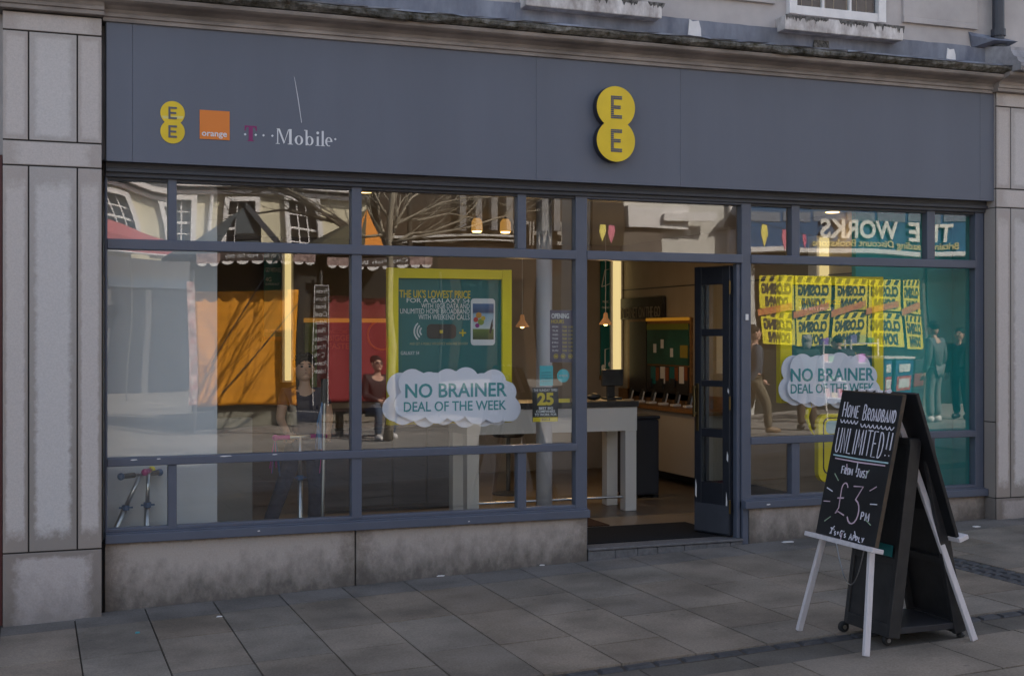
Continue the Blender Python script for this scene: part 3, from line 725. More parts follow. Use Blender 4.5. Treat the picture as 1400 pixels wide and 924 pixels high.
def fl(mb): rect(mb, 1.460, 1.474, b0 + .004, b0 + .108); rect(mb, 1.451, 1.483, b0, b0 + .004)
letter(fl)
def fe(mb): oval(mb, 1.511, .026, .066, gap=(18, 19, 20, 21)); rect(mb, 1.498, 1.532, b0 + .033, b0 + .038)
letter(fe)
# white scratch on the board
a = P(402, 104, -.1215); b = P(412, 168, -.1215)
MB().prism([(a.x, a.z), (a.x + .006, a.z - .02), (a.x + .032, a.z - .16), (b.x + .004, b.z), (b.x, b.z), (a.x + .026, a.z - .16)], -.1212, -.1198).build('scratch', mat('pale scratch', (.52, .52, .55), .8), bpy.data.objects['fascia_board'])

# ------------------------------------------------------------------ shop interior
YB, XW = 5.46, 6.46
room = []
fl_ = box('shop_floor', MT['floor_in'], None, -.6, 8.0, .10, 6.8, -.12, -.001); tag(fl_, kind='structure')
iw = box('interior_wall', mat('dimmed shop wall', (.12, .095, .07), .7), shop, -.3, 3.9, YB, YB + .12, 0, 2.80); iw4 = box('interior_wall', MT['wall_in'], shop, 3.9, XW + .2, YB + .001, YB + .12, 0, 2.80)  # left length of the back wall darker: dimmer light put into its colour
iw2 = box('interior_wall', MT['wall_in'], shop, XW, XW + .1, .48, YB - .002, 0, 2.80)
iw3 = box('interior_wall', MT['wall_in'], shop, -.12, -.02, .11, YB, 0, 2.80)
ce = box('ceiling', MT['ceil'], shop, -.3, 7.7, .22, YB + .3, 2.78, 2.84)
hd = box('window_head', MT['wall_in'], shop, -.02, XR + .1, .0951, .22, 2.762, 2.85)
box('skirting', MT['dark'], iw2, XW - .018, XW - .001, .5, YB - .02, .002, .13)
rw = box('side_lining', MT['teal_d'], shop, XR - .012, XR + .1, .09, .6, .0, 2.77)
# return panel painted teal closing the right window bay
tp = MB().box(6.36, XR - .014, .40, .46, .002, 2.775).build('partition_panel', MT['teal_d']); tag(tp, 'tall plain teal panel standing behind the right end of the right window', 'display panel')
# panels in the left window
a = P(297, 450, .4); b = P(304, 450, .46)
wp = MB().box(.0, a.x, .40, .46, .002, 2.76).build('partition_panel', MT['palewall'], bevel=.002); tag(wp, 'tall pale grey display panel filling the left end of the left window', 'display panel')
pb = P(345, 650, 1.5); pa = P(288, 650, 1.5)
lp = MB().box(pa.x - .1, pb.x, 1.5, 1.62, .002, .98).build('counter_panel', mat('grey laminate', (.27, .265, .25), .5)); tag(lp, 'low grey counter panel standing just behind the tall pale panel', 'counter panel')
# warm vertical strip lights and teal hanging banners at the back wall
def strip(px0, px1, py0, py1, Y, label):
    a, d = P(px0, py0, Y), P(px1, py1, Y)
    t = thing('strip_light', ((a.x + d.x) / 2, Y, a.z), label, 'strip light', 'vertical strip lights')
    box('diffuser', MT['strip'], t, a.x, d.x, Y, Y + .02, d.z, a.z)
    box('housing', MT['white'], t, a.x - .03, d.x + .03, Y + .021, min(YB - .001, Y + .16), d.z - .02, a.z + .02)
strip(839, 849, 352, 514, 5.33, 'tall glowing warm strip light in the far corner seen through the open doorway')
strip(390, 398, 345, 520, 5.30, 'tall glowing warm strip light behind the left window beside a teal banner')
strip(1122, 1141, 325, 384, .95, 'short glowing warm light panel high behind the right window')
def banner(px0, px1, py0, py1, Y, label, marks):
    a, d = P(px0, py0, Y), P(px1, py1, Y)
    t = thing('banner', (a.x, Y, a.z), label, 'banner', 'teal wall banners')
    box('cloth', MT['teal'], t, a.x, d.x, Y, Y + .012, d.z, a.z)
    box('weight_bar', MT['wood'], t, a.x - .005, d.x + .005, Y - .005, Y + .02, d.z - .05, d.z)
    for kind_, x0, y0, x1, y1 in marks:
        if kind_ == 'note':
            mb = MB(); p = P(x0, y1, Y - .003); q = P(x1, y0, Y - .003); w_, h_ = q.x - p.x, q.z - p.z
            pts = [(p.x + w_ * .3, p.z), (p.x + w_ * .3, p.z + h_ * .9), (p.x + w_, q.z), (p.x + w_, p.z + h_ * .15)]
            mb.tube([(x, Y - .004, z) for x, z in pts], .008, 6)
            for xx, zz in ((p.x + w_ * .12, p.z), (p.x + w_ * .8, p.z + h_ * .15)): mb.ell((xx, Y - .006, zz), w_ * .2, .006, h_ * .14)
            mb.build('printed_motif', MT['offwhite'], t)
        elif kind_ == 'phone':
            mb = MB(); p = P(x0, y1, Y); q = P(x1, y0, Y); cx_, cz_ = (p.x + q.x) / 2, (p.z + q.z) / 2; r_ = .8
            L_ = [(-.05, -.09), (.05, -.06), (.09, .09), (-.01, .07), (-.05, -.09)]
            mb.tube([(cx_ + x * 1.1, Y - .004, cz_ + z * 1.3) for x, z in L_], .006, 6); mb.build('printed_motif', MT['offwhite'], t)
        else: ptext('lettering', kind_, MT['offwhite'], t, x0, y0, x1, y1, Y, th=.003)
banner(821, 838, 352, 513, 5.38, 'long teal banner with a white music note, beside the corner strip light', [('phone', 822, 367, 834, 392), ('note', 823, 475, 837, 502), ('MUSIC', 824, 411, 832, 414), ('ON THE GO', 823, 419, 837, 422)])
banner(361, 389, 343, 460, 5.36, 'teal banner with pale yellow wording behind the left window', [('GO WITH EE', 363, 366, 384, 372), ('4G', 363, 379, 371, 385), ('SUPERFAST', 363, 387, 382, 390), ('ON OUR NETWORK', 363, 450, 385, 454)])
# red niche display on the back wall
a, d = P(415, 435, YB), P(531, 548, YB)
nd = thing('wall_display', (a.x, YB - .1, d.z), 'red wall display under a glowing orange strip at the back of the shop', 'wall display')
box('back_panel', MT['redpanel'], nd, a.x + .14, d.x, YB - .09, YB - .004, d.z, a.z - .05)
box('edge_panel', mat('green print', (.16, .22, .06), .5), nd, a.x, a.x + .137, YB - .085, YB - .004, d.z, a.z - .05)
box('light_strip', MT['niche_o'], nd, a.x, d.x, YB - .12, YB - .004, a.z - .048, a.z)
box('shelf', MT['wall_in'], nd, a.x, d.x + .2, YB - .25, YB - .092, d.z - .06, d.z - .004)
for s_t, y0, y1 in (('WELCOME TO', 451, 456), ('BIGGER', 458, 466), ('FASTER', 469, 477)): ptext('lettering', s_t, mat('orange ink', (.35, .08, .03), .6), nd, 449, y0, 484, y1, YB - .092, bold=.01, th=.003)
mb = MB(); p = P(522, 458, YB - .095); mb.tube([(p.x + .17 * math.cos(t * .21), YB - .097, p.z + .17 * math.sin(t * .21)) for t in range(31)], .014, 6); mb.build('ring_motif', MT['orange'], nd)
# recessed display with a sign on the right-hand wall
def qbox(name, m, par, px0, py0, px1, py1, t0, t1):
    a, d = Q(px0, py0, XW), Q(px1, py1, XW); z0 = Q(px0, py1, XW).z; z1 = Q(px0, py0, XW).z
    return box(name, m, par, XW - t1, XW - t0, min(a.y, d.y), max(a.y, d.y), min(z0, z1), max(z0, z1))
ws = thing('hanging_sign', Q(882, 420, XW), 'dark overhead sign with grey capital lettering on the side wall, seen through the doorway', 'sign')
qbox('board', MT['black'], ws, 852, 409, 912, 437, .02, .06)
a, d = Q(855, 435, XW), Q(909, 426, XW); text('lettering', 'INTERNET ON THE GO', mat('grey ink', (.20, .18, .14), .6), ws, a.y, d.y, a.z, a.z + .13, 0, th=.004, xplane=XW - .062)
rd = thing('wall_display', Q(905, 540, XW), 'teal lit wall display of phones above an oak shelf, seen through the doorway', 'wall display')
qbox('frame', MT['wood'], rd, 861, 436, 948, 540, .004, .03)
qbox('dark_panel', MT['darkwood'], rd, 865, 440, 888, 534, .031, .045)
qbox('back_panel', mat('deep green print', (.010, .075, .058), .5, noise2=.4, n2scale=3), rd, 889, 444, 946, 497, .031, .044)
qbox('light_strip', MT['niche_o'], rd, 889, 435, 946, 439, .031, .06); qbox('painted_glow', mat('painted lime glow', (.14, .16, .02), .5), rd, 889, 443, 946, 451, .0445, .048)  # lime strip paints the glow below the light strip
qbox('lower_panel', MT['darkwood'], rd, 889, 499, 946, 535, .031, .044)
for k in range(4):
    x0 = 895 + k * 13; qbox('card', MT['tcounter'] if k % 2 else MT['teal'], rd, x0, 501, x0 + 6, 524, .045, .052)
    qbox('card', mat('rust card', (.2, .06, .02), .6), rd, x0 + 6.5, 502, x0 + 11, 520, .045, .05)
for k in range(3): qbox('handset', MT['black'], rd, 892 + k * 16, 517, 897 + k * 16, 530, .053, .075)
qbox('screen', mat('yellow screen', (.25, .2, .03), .4), rd, 936, 472, 946, 489, .05, .06)
for k, (x0, y0) in enumerate(((898, 470), (908, 464), (921, 476))): qbox('printed_motif', MT['offwhite'], rd, x0, y0, x0 + 4, y0 + 12, .045, .047)
sh = thing('wall_shelf', Q(915, 580, XW), 'oak bench shelf along the right wall of the shop', 'shelf')
a = Q(880, 580, XW); b = Q(952, 586, XW)
box('top', MT['wood'], sh, XW - .36, XW - .002, 2.6, YB - .01, .82, .86); box('upstand', MT['wood'], sh, XW - .03, XW - .002, 2.6, YB - .01, .862, 1.0)
bx = MB().box(XW - .3, XW - .02, 2.7, 5.3, .135, .818).build('cupboard', mat('cream cupboard', (.36, .335, .30), .5), sh)
for k in range(7):
    yy = 3.1 + k * .30; hs_ = thing('handset', (XW - .16, yy, .861), 'small display handset on a pale stand along the oak shelf', 'handset', 'handsets on the oak shelf')
    MB().box(XW - .20, XW - .10, yy - .04, yy + .04, .861, .885).bar((XW - .13, yy, .88), (XW - .10, yy, .99), .05, .012, (1, 0, 0)).build('stand', MT['tcounter'], hs_, bevel=.003)
    MB().bar((XW - .150, yy, .895), (XW - .118, yy, 1.02), .062, .010, (1, 0, 0)).build('phone', MT['black'], hs_, bevel=.002)
box('picture_rail', MT['dark'], iw2, XW - .008, XW - .001, .5, YB - .02, 2.215, 2.227)
MB().box(XW - .035, XW - .004, 2.75, 2.98, 1.25, 1.72).build('notice', MT['tcounter'], iw2)
# high table by the door
tb = thing('high_table', (3.55, 2.0, 0), 'high white table with black top and square legs just inside the doorway', 'table')
xl, xr = P(637, 600, 1.8).x, P(871, 600, 1.8).x
box('table_top', MT['black'], tb, xl, xr + .01, 1.78, 2.36, .985, 1.04, bevel=.004)
box('apron', MT['tcounter'], tb, xl + .01, xr - .002, 1.80, 2.34, .76, .983)
for xx in (xl + .012, xr - .12):
    for yy in (1.803, 2.22): box('leg', MT['tcounter'], tb, xx, xx + .115, yy, yy + .115, .001, .758, bevel=.003)
MB().tube([(xl + .13, 1.86, .13), (xr - .122, 1.86, .13)], .012, 8).build('foot_rail', MT['steel'], tb)
mn = thing('till_monitor', P(838, 545, 2.05), 'small dark till screen standing on the high table by the door', 'monitor')
p = P(838, 545, 2.1)
MB().box(p.x - .11, p.x + .11, 2.1, 2.14, 1.17, 1.33).build('screen', MT['black'], mn, bevel=.006)
MB().box(p.x - .04, p.x + .04, 2.141, 2.17, 1.06, 1.2).box(p.x - .08, p.x + .08, 2.06, 2.2, 1.041, 1.06).build('stand', MT['black'], mn, bevel=.004)
mo = MB().ell((P(812, 540, 2.0).x, 2.0, 1.075), .07, .05, .034).build('phone_dock', MT['black'], smooth=True); tag(mo, 'rounded black gadget lying on the black table top near the window post', 'gadget')
bn = thing('storage_bin', P(886, 695, 2.7), 'dark blue grey bin cabinet standing behind the high table', 'bin')
p = P(886, 690, 2.6); MB().box(p.x - .2, p.x + .13, 2.6, 2.98, .03, .80).build('body', MT['navy'], bn, bevel=.02)
MB().box(p.x - .21, p.x + .14, 2.59, 2.99, .802, .84).build('lid', MT['navy'], bn, bevel=.015)
for dx in (-.16, .08): MB().box(p.x + dx, p.x + dx + .05, 2.62, 2.96, .0, .029).build('foot', MT['rubber'], bn)
# bar stool and dark unit behind the window
stl = thing('bar_stool', P(700, 690, 3.4), 'dark bar stool behind the lower window pane', 'stool')
p = P(695, 690, 3.4)
MB().lathe([(.15, .60), (.17, .62), (.17, .66), (.14, .68)], (p.x, 3.4, 0)).build('seat', MT['darkwood'], stl, smooth=False)
MB().tube([(p.x, 3.4, .03), (p.x, 3.4, .6)], .022, 10).build('pole', MT['dark'], stl)
MB().lathe([(.17, .0), (.17, .015), (.03, .035)], (p.x, 3.4, .001)).build('base', MT['dark'], stl)
du = thing('low_cabinet', P(560, 690, 1.6), 'long dark low cabinet behind the middle lower window panes', 'cabinet')
p0, p1 = P(440, 690, 2.6), P(628, 690, 2.6)
MB().box(p0.x, p1.x, 2.6, 3.1, .02, .80).build('body', MT['darkwood'], du, bevel=.01)
for k in range(4): MB().box(p0.x + (p1.x - p0.x) * k / 4 + .01, p0.x + (p1.x - p0.x) * (k + 1) / 4 - .01, 2.582, 2.599, .06, .77).build('door', MT['navy'], du, bevel=.004)
# round white column
p = P(744, 500, .75)
cl = thing('column', (p.x, .75, 0), 'round white steel column standing inside the window by the opening hours', 'column')
MB().lathe([(.068, .001), (.068, 2.779)], (p.x, .75, 0), 24).build('shaft', mat('column white', (.52, .50, .54), .4), cl, smooth=False)
MB().lathe([(.10, .002), (.10, .02), (.072, .03)], (p.x, .75, 0), 24).build('base_ring', MT['white'], cl)
for f in bpy.data.objects['shaft'].data.polygons:
    if len(f.vertices) == 4: f.use_smooth = True
# mats
tag(MB().box(3.6, 4.955, .165, .95, -.0, .008).build('door_mat', MT['mat']), 'black ribbed entrance mat inside the threshold', 'mat')
tag(MB().box(3.3, 4.25, 1.02, 1.6, -.0, .008).build('door_mat', MT['mat2']), 'brown mat lying behind the black entrance mat', 'mat')
# lamps
def lamp(kind_, loc, power, col, size=.05, spot=None):
    l = bpy.data.lights.new(kind_, 'SPOT' if spot else 'POINT'); l.energy = power; l.color = col; l.shadow_soft_size = size
    if spot: l.spot_size = R(spot); l.spot_blend = .6
    o = bpy.data.objects.new(kind_, l); C.objects.link(o); o.location = loc; return o
def pendant(px, py, Y, label):
    p = P(px, py, Y); t = thing('pendant_lamp', (p.x, Y, 2.78), label, 'pendant lamp', 'copper pendant lamps')
    MB().lathe([(.014, .075), (.022, .06), (.026, .02), (.064, -.035), (.072, -.052)], (p.x, Y, p.z), 18).build('lamp_shade', MT['copper'], t, smooth=True)
    MB().tube([(p.x, Y, p.z + .07), (p.x, Y, 2.779)], .004, 6).build('cord', MT['offwhite'], t)
    MB().ell((p.x, Y, p.z - .04), .026, .026, .026).build('bulb', MT['bulb'], t)
    o = lamp('pendant_light', (p.x, Y, p.z - .11), 3, (1, .6, .25)); o.parent = t; o.matrix_parent_inverse = world_of(t).inverted()
pendant(828, 437, 3.2, 'small copper pendant lamp hanging over the table in the doorway')
pendant(714, 440, 3.2, 'small copper pendant lamp hanging behind the white column')
pendant(1047, 396, 2.6, 'small copper pendant lamp glimpsed high behind the right window')
def spot(px, py, Y, label, e=14):
    p = P(px, py, Y); t = thing('spotlight', (p.x, Y, p.z), label, 'spotlight', 'ceiling spotlights')
    MB().lathe([(.055, .0), (.05, .09), (.03, .12)], (p.x, Y, p.z), 14).build('housing', mat('lamp gold', (.5, .25, .06), .3, emis=(1, .5, .12), estr=.12), t)
    MB().lathe([(.04, -.012), (.045, -.001)], (p.x, Y, p.z), 14).build('lens', MT['bulb'], t)
    MB().tube([(p.x, Y, p.z + .12), (p.x, Y, 2.779)], .01, 6).build('stem', MT['dark'], t)
    o = lamp('spot_light', (p.x, Y, p.z - .03), e, (1, .72, .40), .03, 95); o.parent = t; o.matrix_parent_inverse = world_of(t).inverted()
spot(652, 316, 2.2, 'left one of two glowing gold spotlights high behind the middle window')
spot(691, 317, 2.2, 'right one of two glowing gold spotlights high behind the middle window')
def downlight(px, py, label, e=22):
    u = (px - 700) / F; v = (457 - py) / F; Z = (2.778 - CAM.z) / v
    x, y = CAM.x + (c_ * u + s_) * Z, CAM.y + (-s_ * u + c_) * Z
    t = thing('downlight', (x, y, 2.778), label, 'downlight', 'recessed ceiling downlights')
    MB().lathe([(.06, -.004), (.06, .0)], (x, y, 2.776), 16).build('lens', MT['bulb'], t)
    MB().lathe([(.085, -.003), (.085, .0)], (x, y, 2.7795), 16).build('bezel', MT['white'], t)
    o = lamp('down_light', (x, y, 2.74), e, (1, .74, .42), .04, 110); o.parent = t; o.matrix_parent_inverse = world_of(t).inverted()
    return x, y
downlight(895, 345, 'glowing recessed downlight above the doorway display wall')
downlight(1138, 290, 'glowing recessed downlight at the top of the right window', 1.2)
downlight(499, 262, 'glowing recessed downlight at the top corner of the middle window', 2)

# posters, clouds and stickers in the windows
def cloud_sign(par, lobes, c0, Y, scale=1, off=(0, 0), m=None, name='cloud'):
    cs = []
    k = (P(101, 457, Y) - P(100, 457, Y)).x
    for px, py, r in lobes:
        a = P(px + off[0], py + off[1], Y); b = P(px + off[0] + r, py + off[1], Y); cs.append((a.x, a.z, abs(b.x - a.x) * 1.0))
    o = P(c0[0] + off[0], c0[1] + off[1], Y)
    return MB().prism(union_outline(cs, (o.x, o.z)), Y, Y + .006).build(name, m or MT['cloud'], par)
LOBES = [(564, 524, 19), (587, 526, 17), (612, 523, 18), (637, 521, 18), (655, 528, 16), (675, 523, 17), (692, 536, 14), (696, 559, 16), (677, 561, 16), (652, 562, 16.5), (623, 559, 16), (597, 561, 17), (567, 559, 16), (556, 553, 17), (580, 543, 24), (610, 542, 26), (645, 542, 26), (675, 544, 22)]
pf = thing('framed_poster', P(614, 365, .36), 'large yellow framed teal phone poster hanging in the middle window', 'poster', 'yellow framed window posters')
def frame_box(par, px, Y, depth, inner, mf, mp):
    (x0, y0, x1, y1), (ix0, iy0, ix1, iy1) = px, inner
    a, d = P(x0, y0, Y), P(x1, y1, Y); i, j = P(ix0, iy0, Y), P(ix1, iy1, Y)
    mb = MB(); mb.box(a.x, i.x, Y, Y + depth, d.z, a.z).box(j.x, d.x, Y, Y + depth, d.z, a.z).box(i.x - .002, j.x + .002, Y + .002, Y + depth - .002, i.z, a.z - .001).box(i.x - .002, j.x + .002, Y + .002, Y + depth - .002, d.z + .001, j.z)
    mb.build('frame', mf, par, bevel=.004)
    return box('print', mp, par, i.x - .004, j.x + .004, Y + .03, Y + .036, j.z - .004, i.z + .004)
pr = frame_box(pf, (531, 366, 700, 577), .36, .07, (545, 380, 687, 562), MT['lime'], MT['teal'])
yp = .3895
ptext('headline', "THE UK'S LOWEST PRICE", MT['limetext'], pr, 546, 396.5, 643, 407.5, yp, bold=.018, th=.002)
for s_t, x0, x1, y0, y1 in (('FOR A GALAXY S4', 556, 642, 408, 414), ('WITH 10GB DATA AND', 576, 642, 415, 421.5), ('UNLIMITED HOME BROADBAND', 547, 642, 422, 429), ('WITH WEEKEND CALLS', 572, 642, 430, 437)):
    ptext('lettering', s_t, MT['offwhite'], pr, x0, y0, x1, y1, yp, th=.002)
ptext('lettering', 'AND GET A MOBILE WIFI DEVICE WITH FREE DELIVERY', mat('small print', (.35, .36, .22), .6), pr, 560, 468, 640, 471.5, yp, th=.002)
ptext('lettering', 'GALAXY S4', MT['offwhite'], pr, 548, 480, 573, 485, yp, th=.002)
def rrect(x0, x1, z0, z1, r, n=5):
    o = []
    for cx_, cz_, a0 in ((x1 - r, z1 - r, 0), (x0 + r, z1 - r, 90), (x0 + r, z0 + r, 180), (x1 - r, z0 + r, 270)):
        for k in range(n + 1): t = R(a0 + 90 * k / n); o.append((cx_ + r * math.cos(t), cz_ + r * math.sin(t)))
    return o
a, d = P(583.5, 443, yp), P(623.5, 463, yp); MB().prism(rrect(a.x, d.x, d.z, a.z, .035), yp - .004, yp + .001).build('router_picture', MT['darkwood'], pr)
p = P(603, 453.5, yp); MB().box(p.x - .013, p.x + .013, yp - .007, yp - .0045, p.z - .012, p.z + .012).build('router_badge', MT['limetext'], pr)
p = P(632.5, 455, yp)
MB().box(p.x - .006, p.x + .006, yp - .003, yp, p.z - .028, p.z + .028).box(p.x - .028, p.x + .028, yp - .0035, yp - .0005, p.z - .006, p.z + .006).build('plus_mark', MT['limetext'], pr)
p = P(580, 453, yp)
for k, r_ in enumerate((.035, .058, .081)):
    MB().tube([(p.x - r_ * math.cos(R(t)), yp - .002, p.z + r_ * math.sin(R(t))) for t in range(-50, 51, 10)], .006, 6).build('signal_arc', MT['offwhite'], pr)
a, d = P(643.5, 408, yp), P(676.5, 472, yp)
ph = MB().prism(rrect(a.x, d.x, d.z, a.z, .028), yp - .006, yp + .001).build('phone_picture', MT['offwhite'], pr)
def scr_mat():
    m = bpy.data.materials.new('phone screen print'); m.use_nodes = True; nt = m.node_tree; L = nt.links; N = nt.nodes.new; b = nt.nodes['Principled BSDF']
    tc = N('ShaderNodeTexCoord'); sp = N('ShaderNodeSeparateXYZ'); L.new(tc.outputs['Generated'], sp.inputs[0])
    cr = N('ShaderNodeValToRGB'); e = cr.color_ramp.elements; e[0].position = .0; e[0].color = (.03, .045, .012, 1); e[1].position = 1; e[1].color = (.06, .12, .26, 1)
    for pos, c in ((.28, (.12, .17, .03, 1)), (.31, (.5, .55, .55, 1)), (.7, (.25, .38, .5, 1)), (.76, (.03, .05, .12, 1)), (.9, (.05, .1, .22, 1))):
        q = e.new(pos); q.color = c
    L.new(sp.outputs[2], cr.inputs[0]); L.new(cr.outputs[0], b.inputs['Base Color']); b.inputs['Roughness'].default_value = .5; return m
a, d = P(646, 415, yp), P(674.5, 464, yp); box('phone_screen', scr_mat(), ph, a.x, d.x, yp - .0085, yp - .0065, d.z, a.z)
mb_cols = [(.4, .03, .02), (.45, .2, .02), (.2, .25, .03), (.25, .02, .18), (.5, .35, .03)]
for k, (px, py, r_) in enumerate(((650, 437, .02), (654, 431, .024), (657, 440, .026), (652, 445, .018), (660, 435, .018))):
    p = P(px, py, yp); MB().prism(disc(p.x, p.z, r_, 12), yp - .0105 - k * .0003, yp - .0088).build('blossom', mat('petal', mb_cols[k], .6), ph)
p = P(670, 446, yp); MB().prism([(p.x - .012, p.z - .05), (p.x + .004, p.z - .06), (p.x + .02, p.z + .0), (p.x + .018, p.z + .06), (p.x + .004, p.z + .02)], yp - .0105, yp - .0088).build('silhouette', MT['black'], ph)
cs = thing('cloud_sign', P(625, 545, .24), 'white cloud shaped card with teal capitals hanging before the middle poster', 'sign', 'cloud shaped cards')
cloud_sign(cs, LOBES, (625, 542), .275, off=(-16, 5), name='back_cloud')
cloud_sign(cs, LOBES, (625, 542), .24)
ptext('lettering', 'NO BRAINER', MT['tealtext'], cs, 554, 523.5, 693, 543, .24, bold=.018, th=.003)
ptext('lettering', 'DEAL OF THE WEEK', MT['tealtext'], cs, 552, 548, 692, 561.5, .24, bold=.012, th=.003)
pf2 = thing('framed_poster', P(1135, 376, .36), 'yellow framed teal poster in the right window behind the chalkboards', 'poster', 'yellow framed window posters')
pr2 = frame_box(pf2, (1067, 376, 1208, 548), .36, .07, (1083, 389, 1195, 530), MT['lime'], MT['teal'])
a, d = P(1072, 375, 1), P(1083, 395, .36)
for (x0, y0, x1, y1, m) in ((1092, 410, 1150, 416, MT['limetext']), (1092, 420, 1140, 424, MT['offwhite'])):
    ptext('lettering', 'THE BEST PRICES', m, pr2, x0, y0, x1, y1, yp, th=.002)
L2 = [(1140 + (x - 625) * .70, 519 + (y - 541) * .93, r * .88) for x, y, r in LOBES]
cs2 = thing('cloud_sign', P(1140, 520, .24), 'white cloud shaped card with teal capitals in the right window, partly behind the chalkboard', 'sign', 'cloud shaped cards')
cloud_sign(cs2, L2, (1140, 520), .275, off=(-12, 2), name='back_cloud'); cloud_sign(cs2, L2, (1140, 520), .24)
ptext('lettering', 'NO BRAINER', MT['tealtext'], cs2, 1081, 503, 1195, 521, .24, bold=.018, th=.003)
ptext('lettering', 'DEAL OF THE WEEK', MT['tealtext'], cs2, 1081, 524, 1195, 537, .24, bold=.012, th=.003)
# stickers on the inside of the glass
YS = .064
def sticker(px0, py0, px1, py1, m, label, name='window_sticker'):
    a, d = P(px0, py0, YS), P(px1, py1, YS); t = thing(name, (a.x, YS, d.z), label, 'sticker')
    box('sheet', m, t, a.x, d.x, YS, YS + .002, d.z, a.z); return t
t = sticker(752, 424, 785, 495, MT['purple'], 'dark purple opening hours sheet stuck inside the glass by the door')
ptext('heading', 'OPENING', MT['offwhite'], t, 754, 428.5, 778, 435.5, YS - .001, bold=.02, th=.001)
ptext('heading', 'HOURS', MT['limetext'], t, 754, 437, 771, 442, YS - .001, th=.001)
for k, dname in enumerate(('MON', 'TUE', 'WED', 'THUR', 'FRI', 'SAT', 'SUN')):
    y0 = 445.5 + k * 5.4; ptext('lettering', dname, MT['offwhite'], t, 755, y0, 763, y0 + 2.6, YS - .001, th=.001); ptext('lettering', '9.00  5.30', MT['limetext'], t, 769, y0, 783, y0 + 2.8, YS - .001, th=.001)
for k in range(3):
    p = P(760 + k * 9.8, 487, YS - .001); MB().tube([(p.x + .017 * math.cos(R(q)), YS - .002, p.z + .017 * math.sin(R(q))) for q in range(0, 361, 20)], .0022, 6).build('round_icon', MT['limetext'], t)
    MB().box(p.x - .009, p.x + .008, YS - .003, YS - .001, p.z - .006, p.z + .006).build('icon_bar', MT['limetext'], t)
t = sticker(738, 500, 756, 527, mat('turquoise', (.03, .36, .42), .5), 'small turquoise sheet stuck on the glass below the opening hours')
for k in range(4): ptext('lettering', 'SERVICE POLICY NOTE', MT['tealtext'], t, 740, 508 + k * 4, 754, 510 + k * 4, YS - .001, th=.001)
p = P(770, 513.5, YS); t = thing('window_sticker', (p.x, YS, p.z), 'round turquoise sticker on the glass beside the door post', 'sticker')
MB().prism(disc(p.x, p.z, .052, 32), YS, YS + .002).build('sheet', mat('turquoise disc', (.04, .42, .48), .5), t); ptext('lettering', 'NO SMOKING', MT['offwhite'], t, 764, 512, 776, 515, YS - .001, th=.001)
t = sticker(728, 530, 763, 576, MT['black'], 'black and yellow award sticker with a big 25 on the window')
ptext('heading', 'THE SUNDAY TIMES', MT['offwhite'], t, 729.5, 531.5, 762, 535, YS - .001, th=.001)
ptext('numeral', '25', MT['limetext'], t, 734.5, 536.5, 757, 554, YS - .001, bold=.045, th=.001)
for s_t, x0, x1, y0 in (('BEST BIG', 737, 756, 556), ('COMPANIES', 733, 759, 560.4), ('TO WORK FOR', 731, 761, 564.8)): ptext('lettering', s_t, MT['offwhite'], t, x0, y0, x1, y0 + 3.6, YS - .001, bold=.02, th=.001)
a, d = P(728.5, 570.5, YS), P(762.5, 576, YS); box('band', MT['limetext'], t, a.x, d.x, YS - .0008, YS - .0002, d.z + .001, a.z)
ptext('numeral', '2013', MT['black'], t, 740, 571.5, 752, 575, YS - .0012, bold=.02, th=.001)
t = sticker(764, 545, 779, 550, MT['limetext'], 'thin yellow strip sticker on the glass beside the award sticker')
a = P(762, 547, YS)
# yellow phone-shaped standee and dangling streamer behind the right window
a, d = P(1119, 566, .30), P(1153, 658, .30)
stn = thing('phone_standee', (a.x, .3, d.z), 'yellow phone shaped card standing in the right window behind the chalkboard', 'display card')
MB().prism(rrect(a.x, d.x + .1, d.z, a.z, .09), .30, .36).build('card', MT['lime'], stn)
MB().prism(rrect(a.x + .045, d.x + .06, d.z + .07, a.z - .03, .06), .296, .2995).build('outline', MT['black'], stn)
MB().prism(rrect(a.x + .055, d.x + .05, d.z + .08, a.z - .04, .055), .292, .2955).build('face', MT['lime'], stn)
MB().prism(rrect(a.x + .07, d.x + .04, a.z - .17, a.z - .06, .04), .288, .2915).build('screen', mat('pale blue print', (.25, .42, .48), .5), stn)
mb = MB(); p = P(1105, 548, .3); mb.tube([(p.x, .3, p.z + .08), (p.x + .012, .3, p.z - .04), (p.x - .01, .31, p.z - .14), (p.x + .02, .3, p.z - .24), (p.x + .06, .3, p.z - .30)], [.02, .028, .02, .012, .008], 6)
tag(mb.build('streamer', MT['lime'], smooth=True), 'yellow paper streamer dangling below the cloud card in the right window', 'streamer')


# ------------------------------------------------------------------ easel, chalkboards, trolley on the pavement
def gz(x, y): return ground(x, y)
ea = thing('easel', (4.15, -3.0, gz(4.1, -3)), 'white wooden A-frame easel carrying a chalkboard on each side', 'easel')
YE0, YE1 = -2.655, -3.305           # far and near legs
def on(a, b, t): return Vector(a).lerp(Vector(b), t)
F_foot = [Vector((3.775, y, gz(3.775, y))) for y in (YE0, YE1)]; B_foot = [Vector((4.505, y, gz(4.505, y))) for y in (YE0, YE1)]
F_top = [Vector((4.045, y2, 1.352)) for y2 in (-2.90, -3.06)]; B_top = [Vector((4.10, y2, 1.352)) for y2 in (-2.90, -3.06)]
for a, b in list(zip(F_foot, F_top)) + list(zip(B_foot, B_top)):
    MB().bar(a + Vector((0, 0, .002)), b, .036, .026, (0, 1, 0)).build('leg', MT['wwood'], ea, bevel=.004)
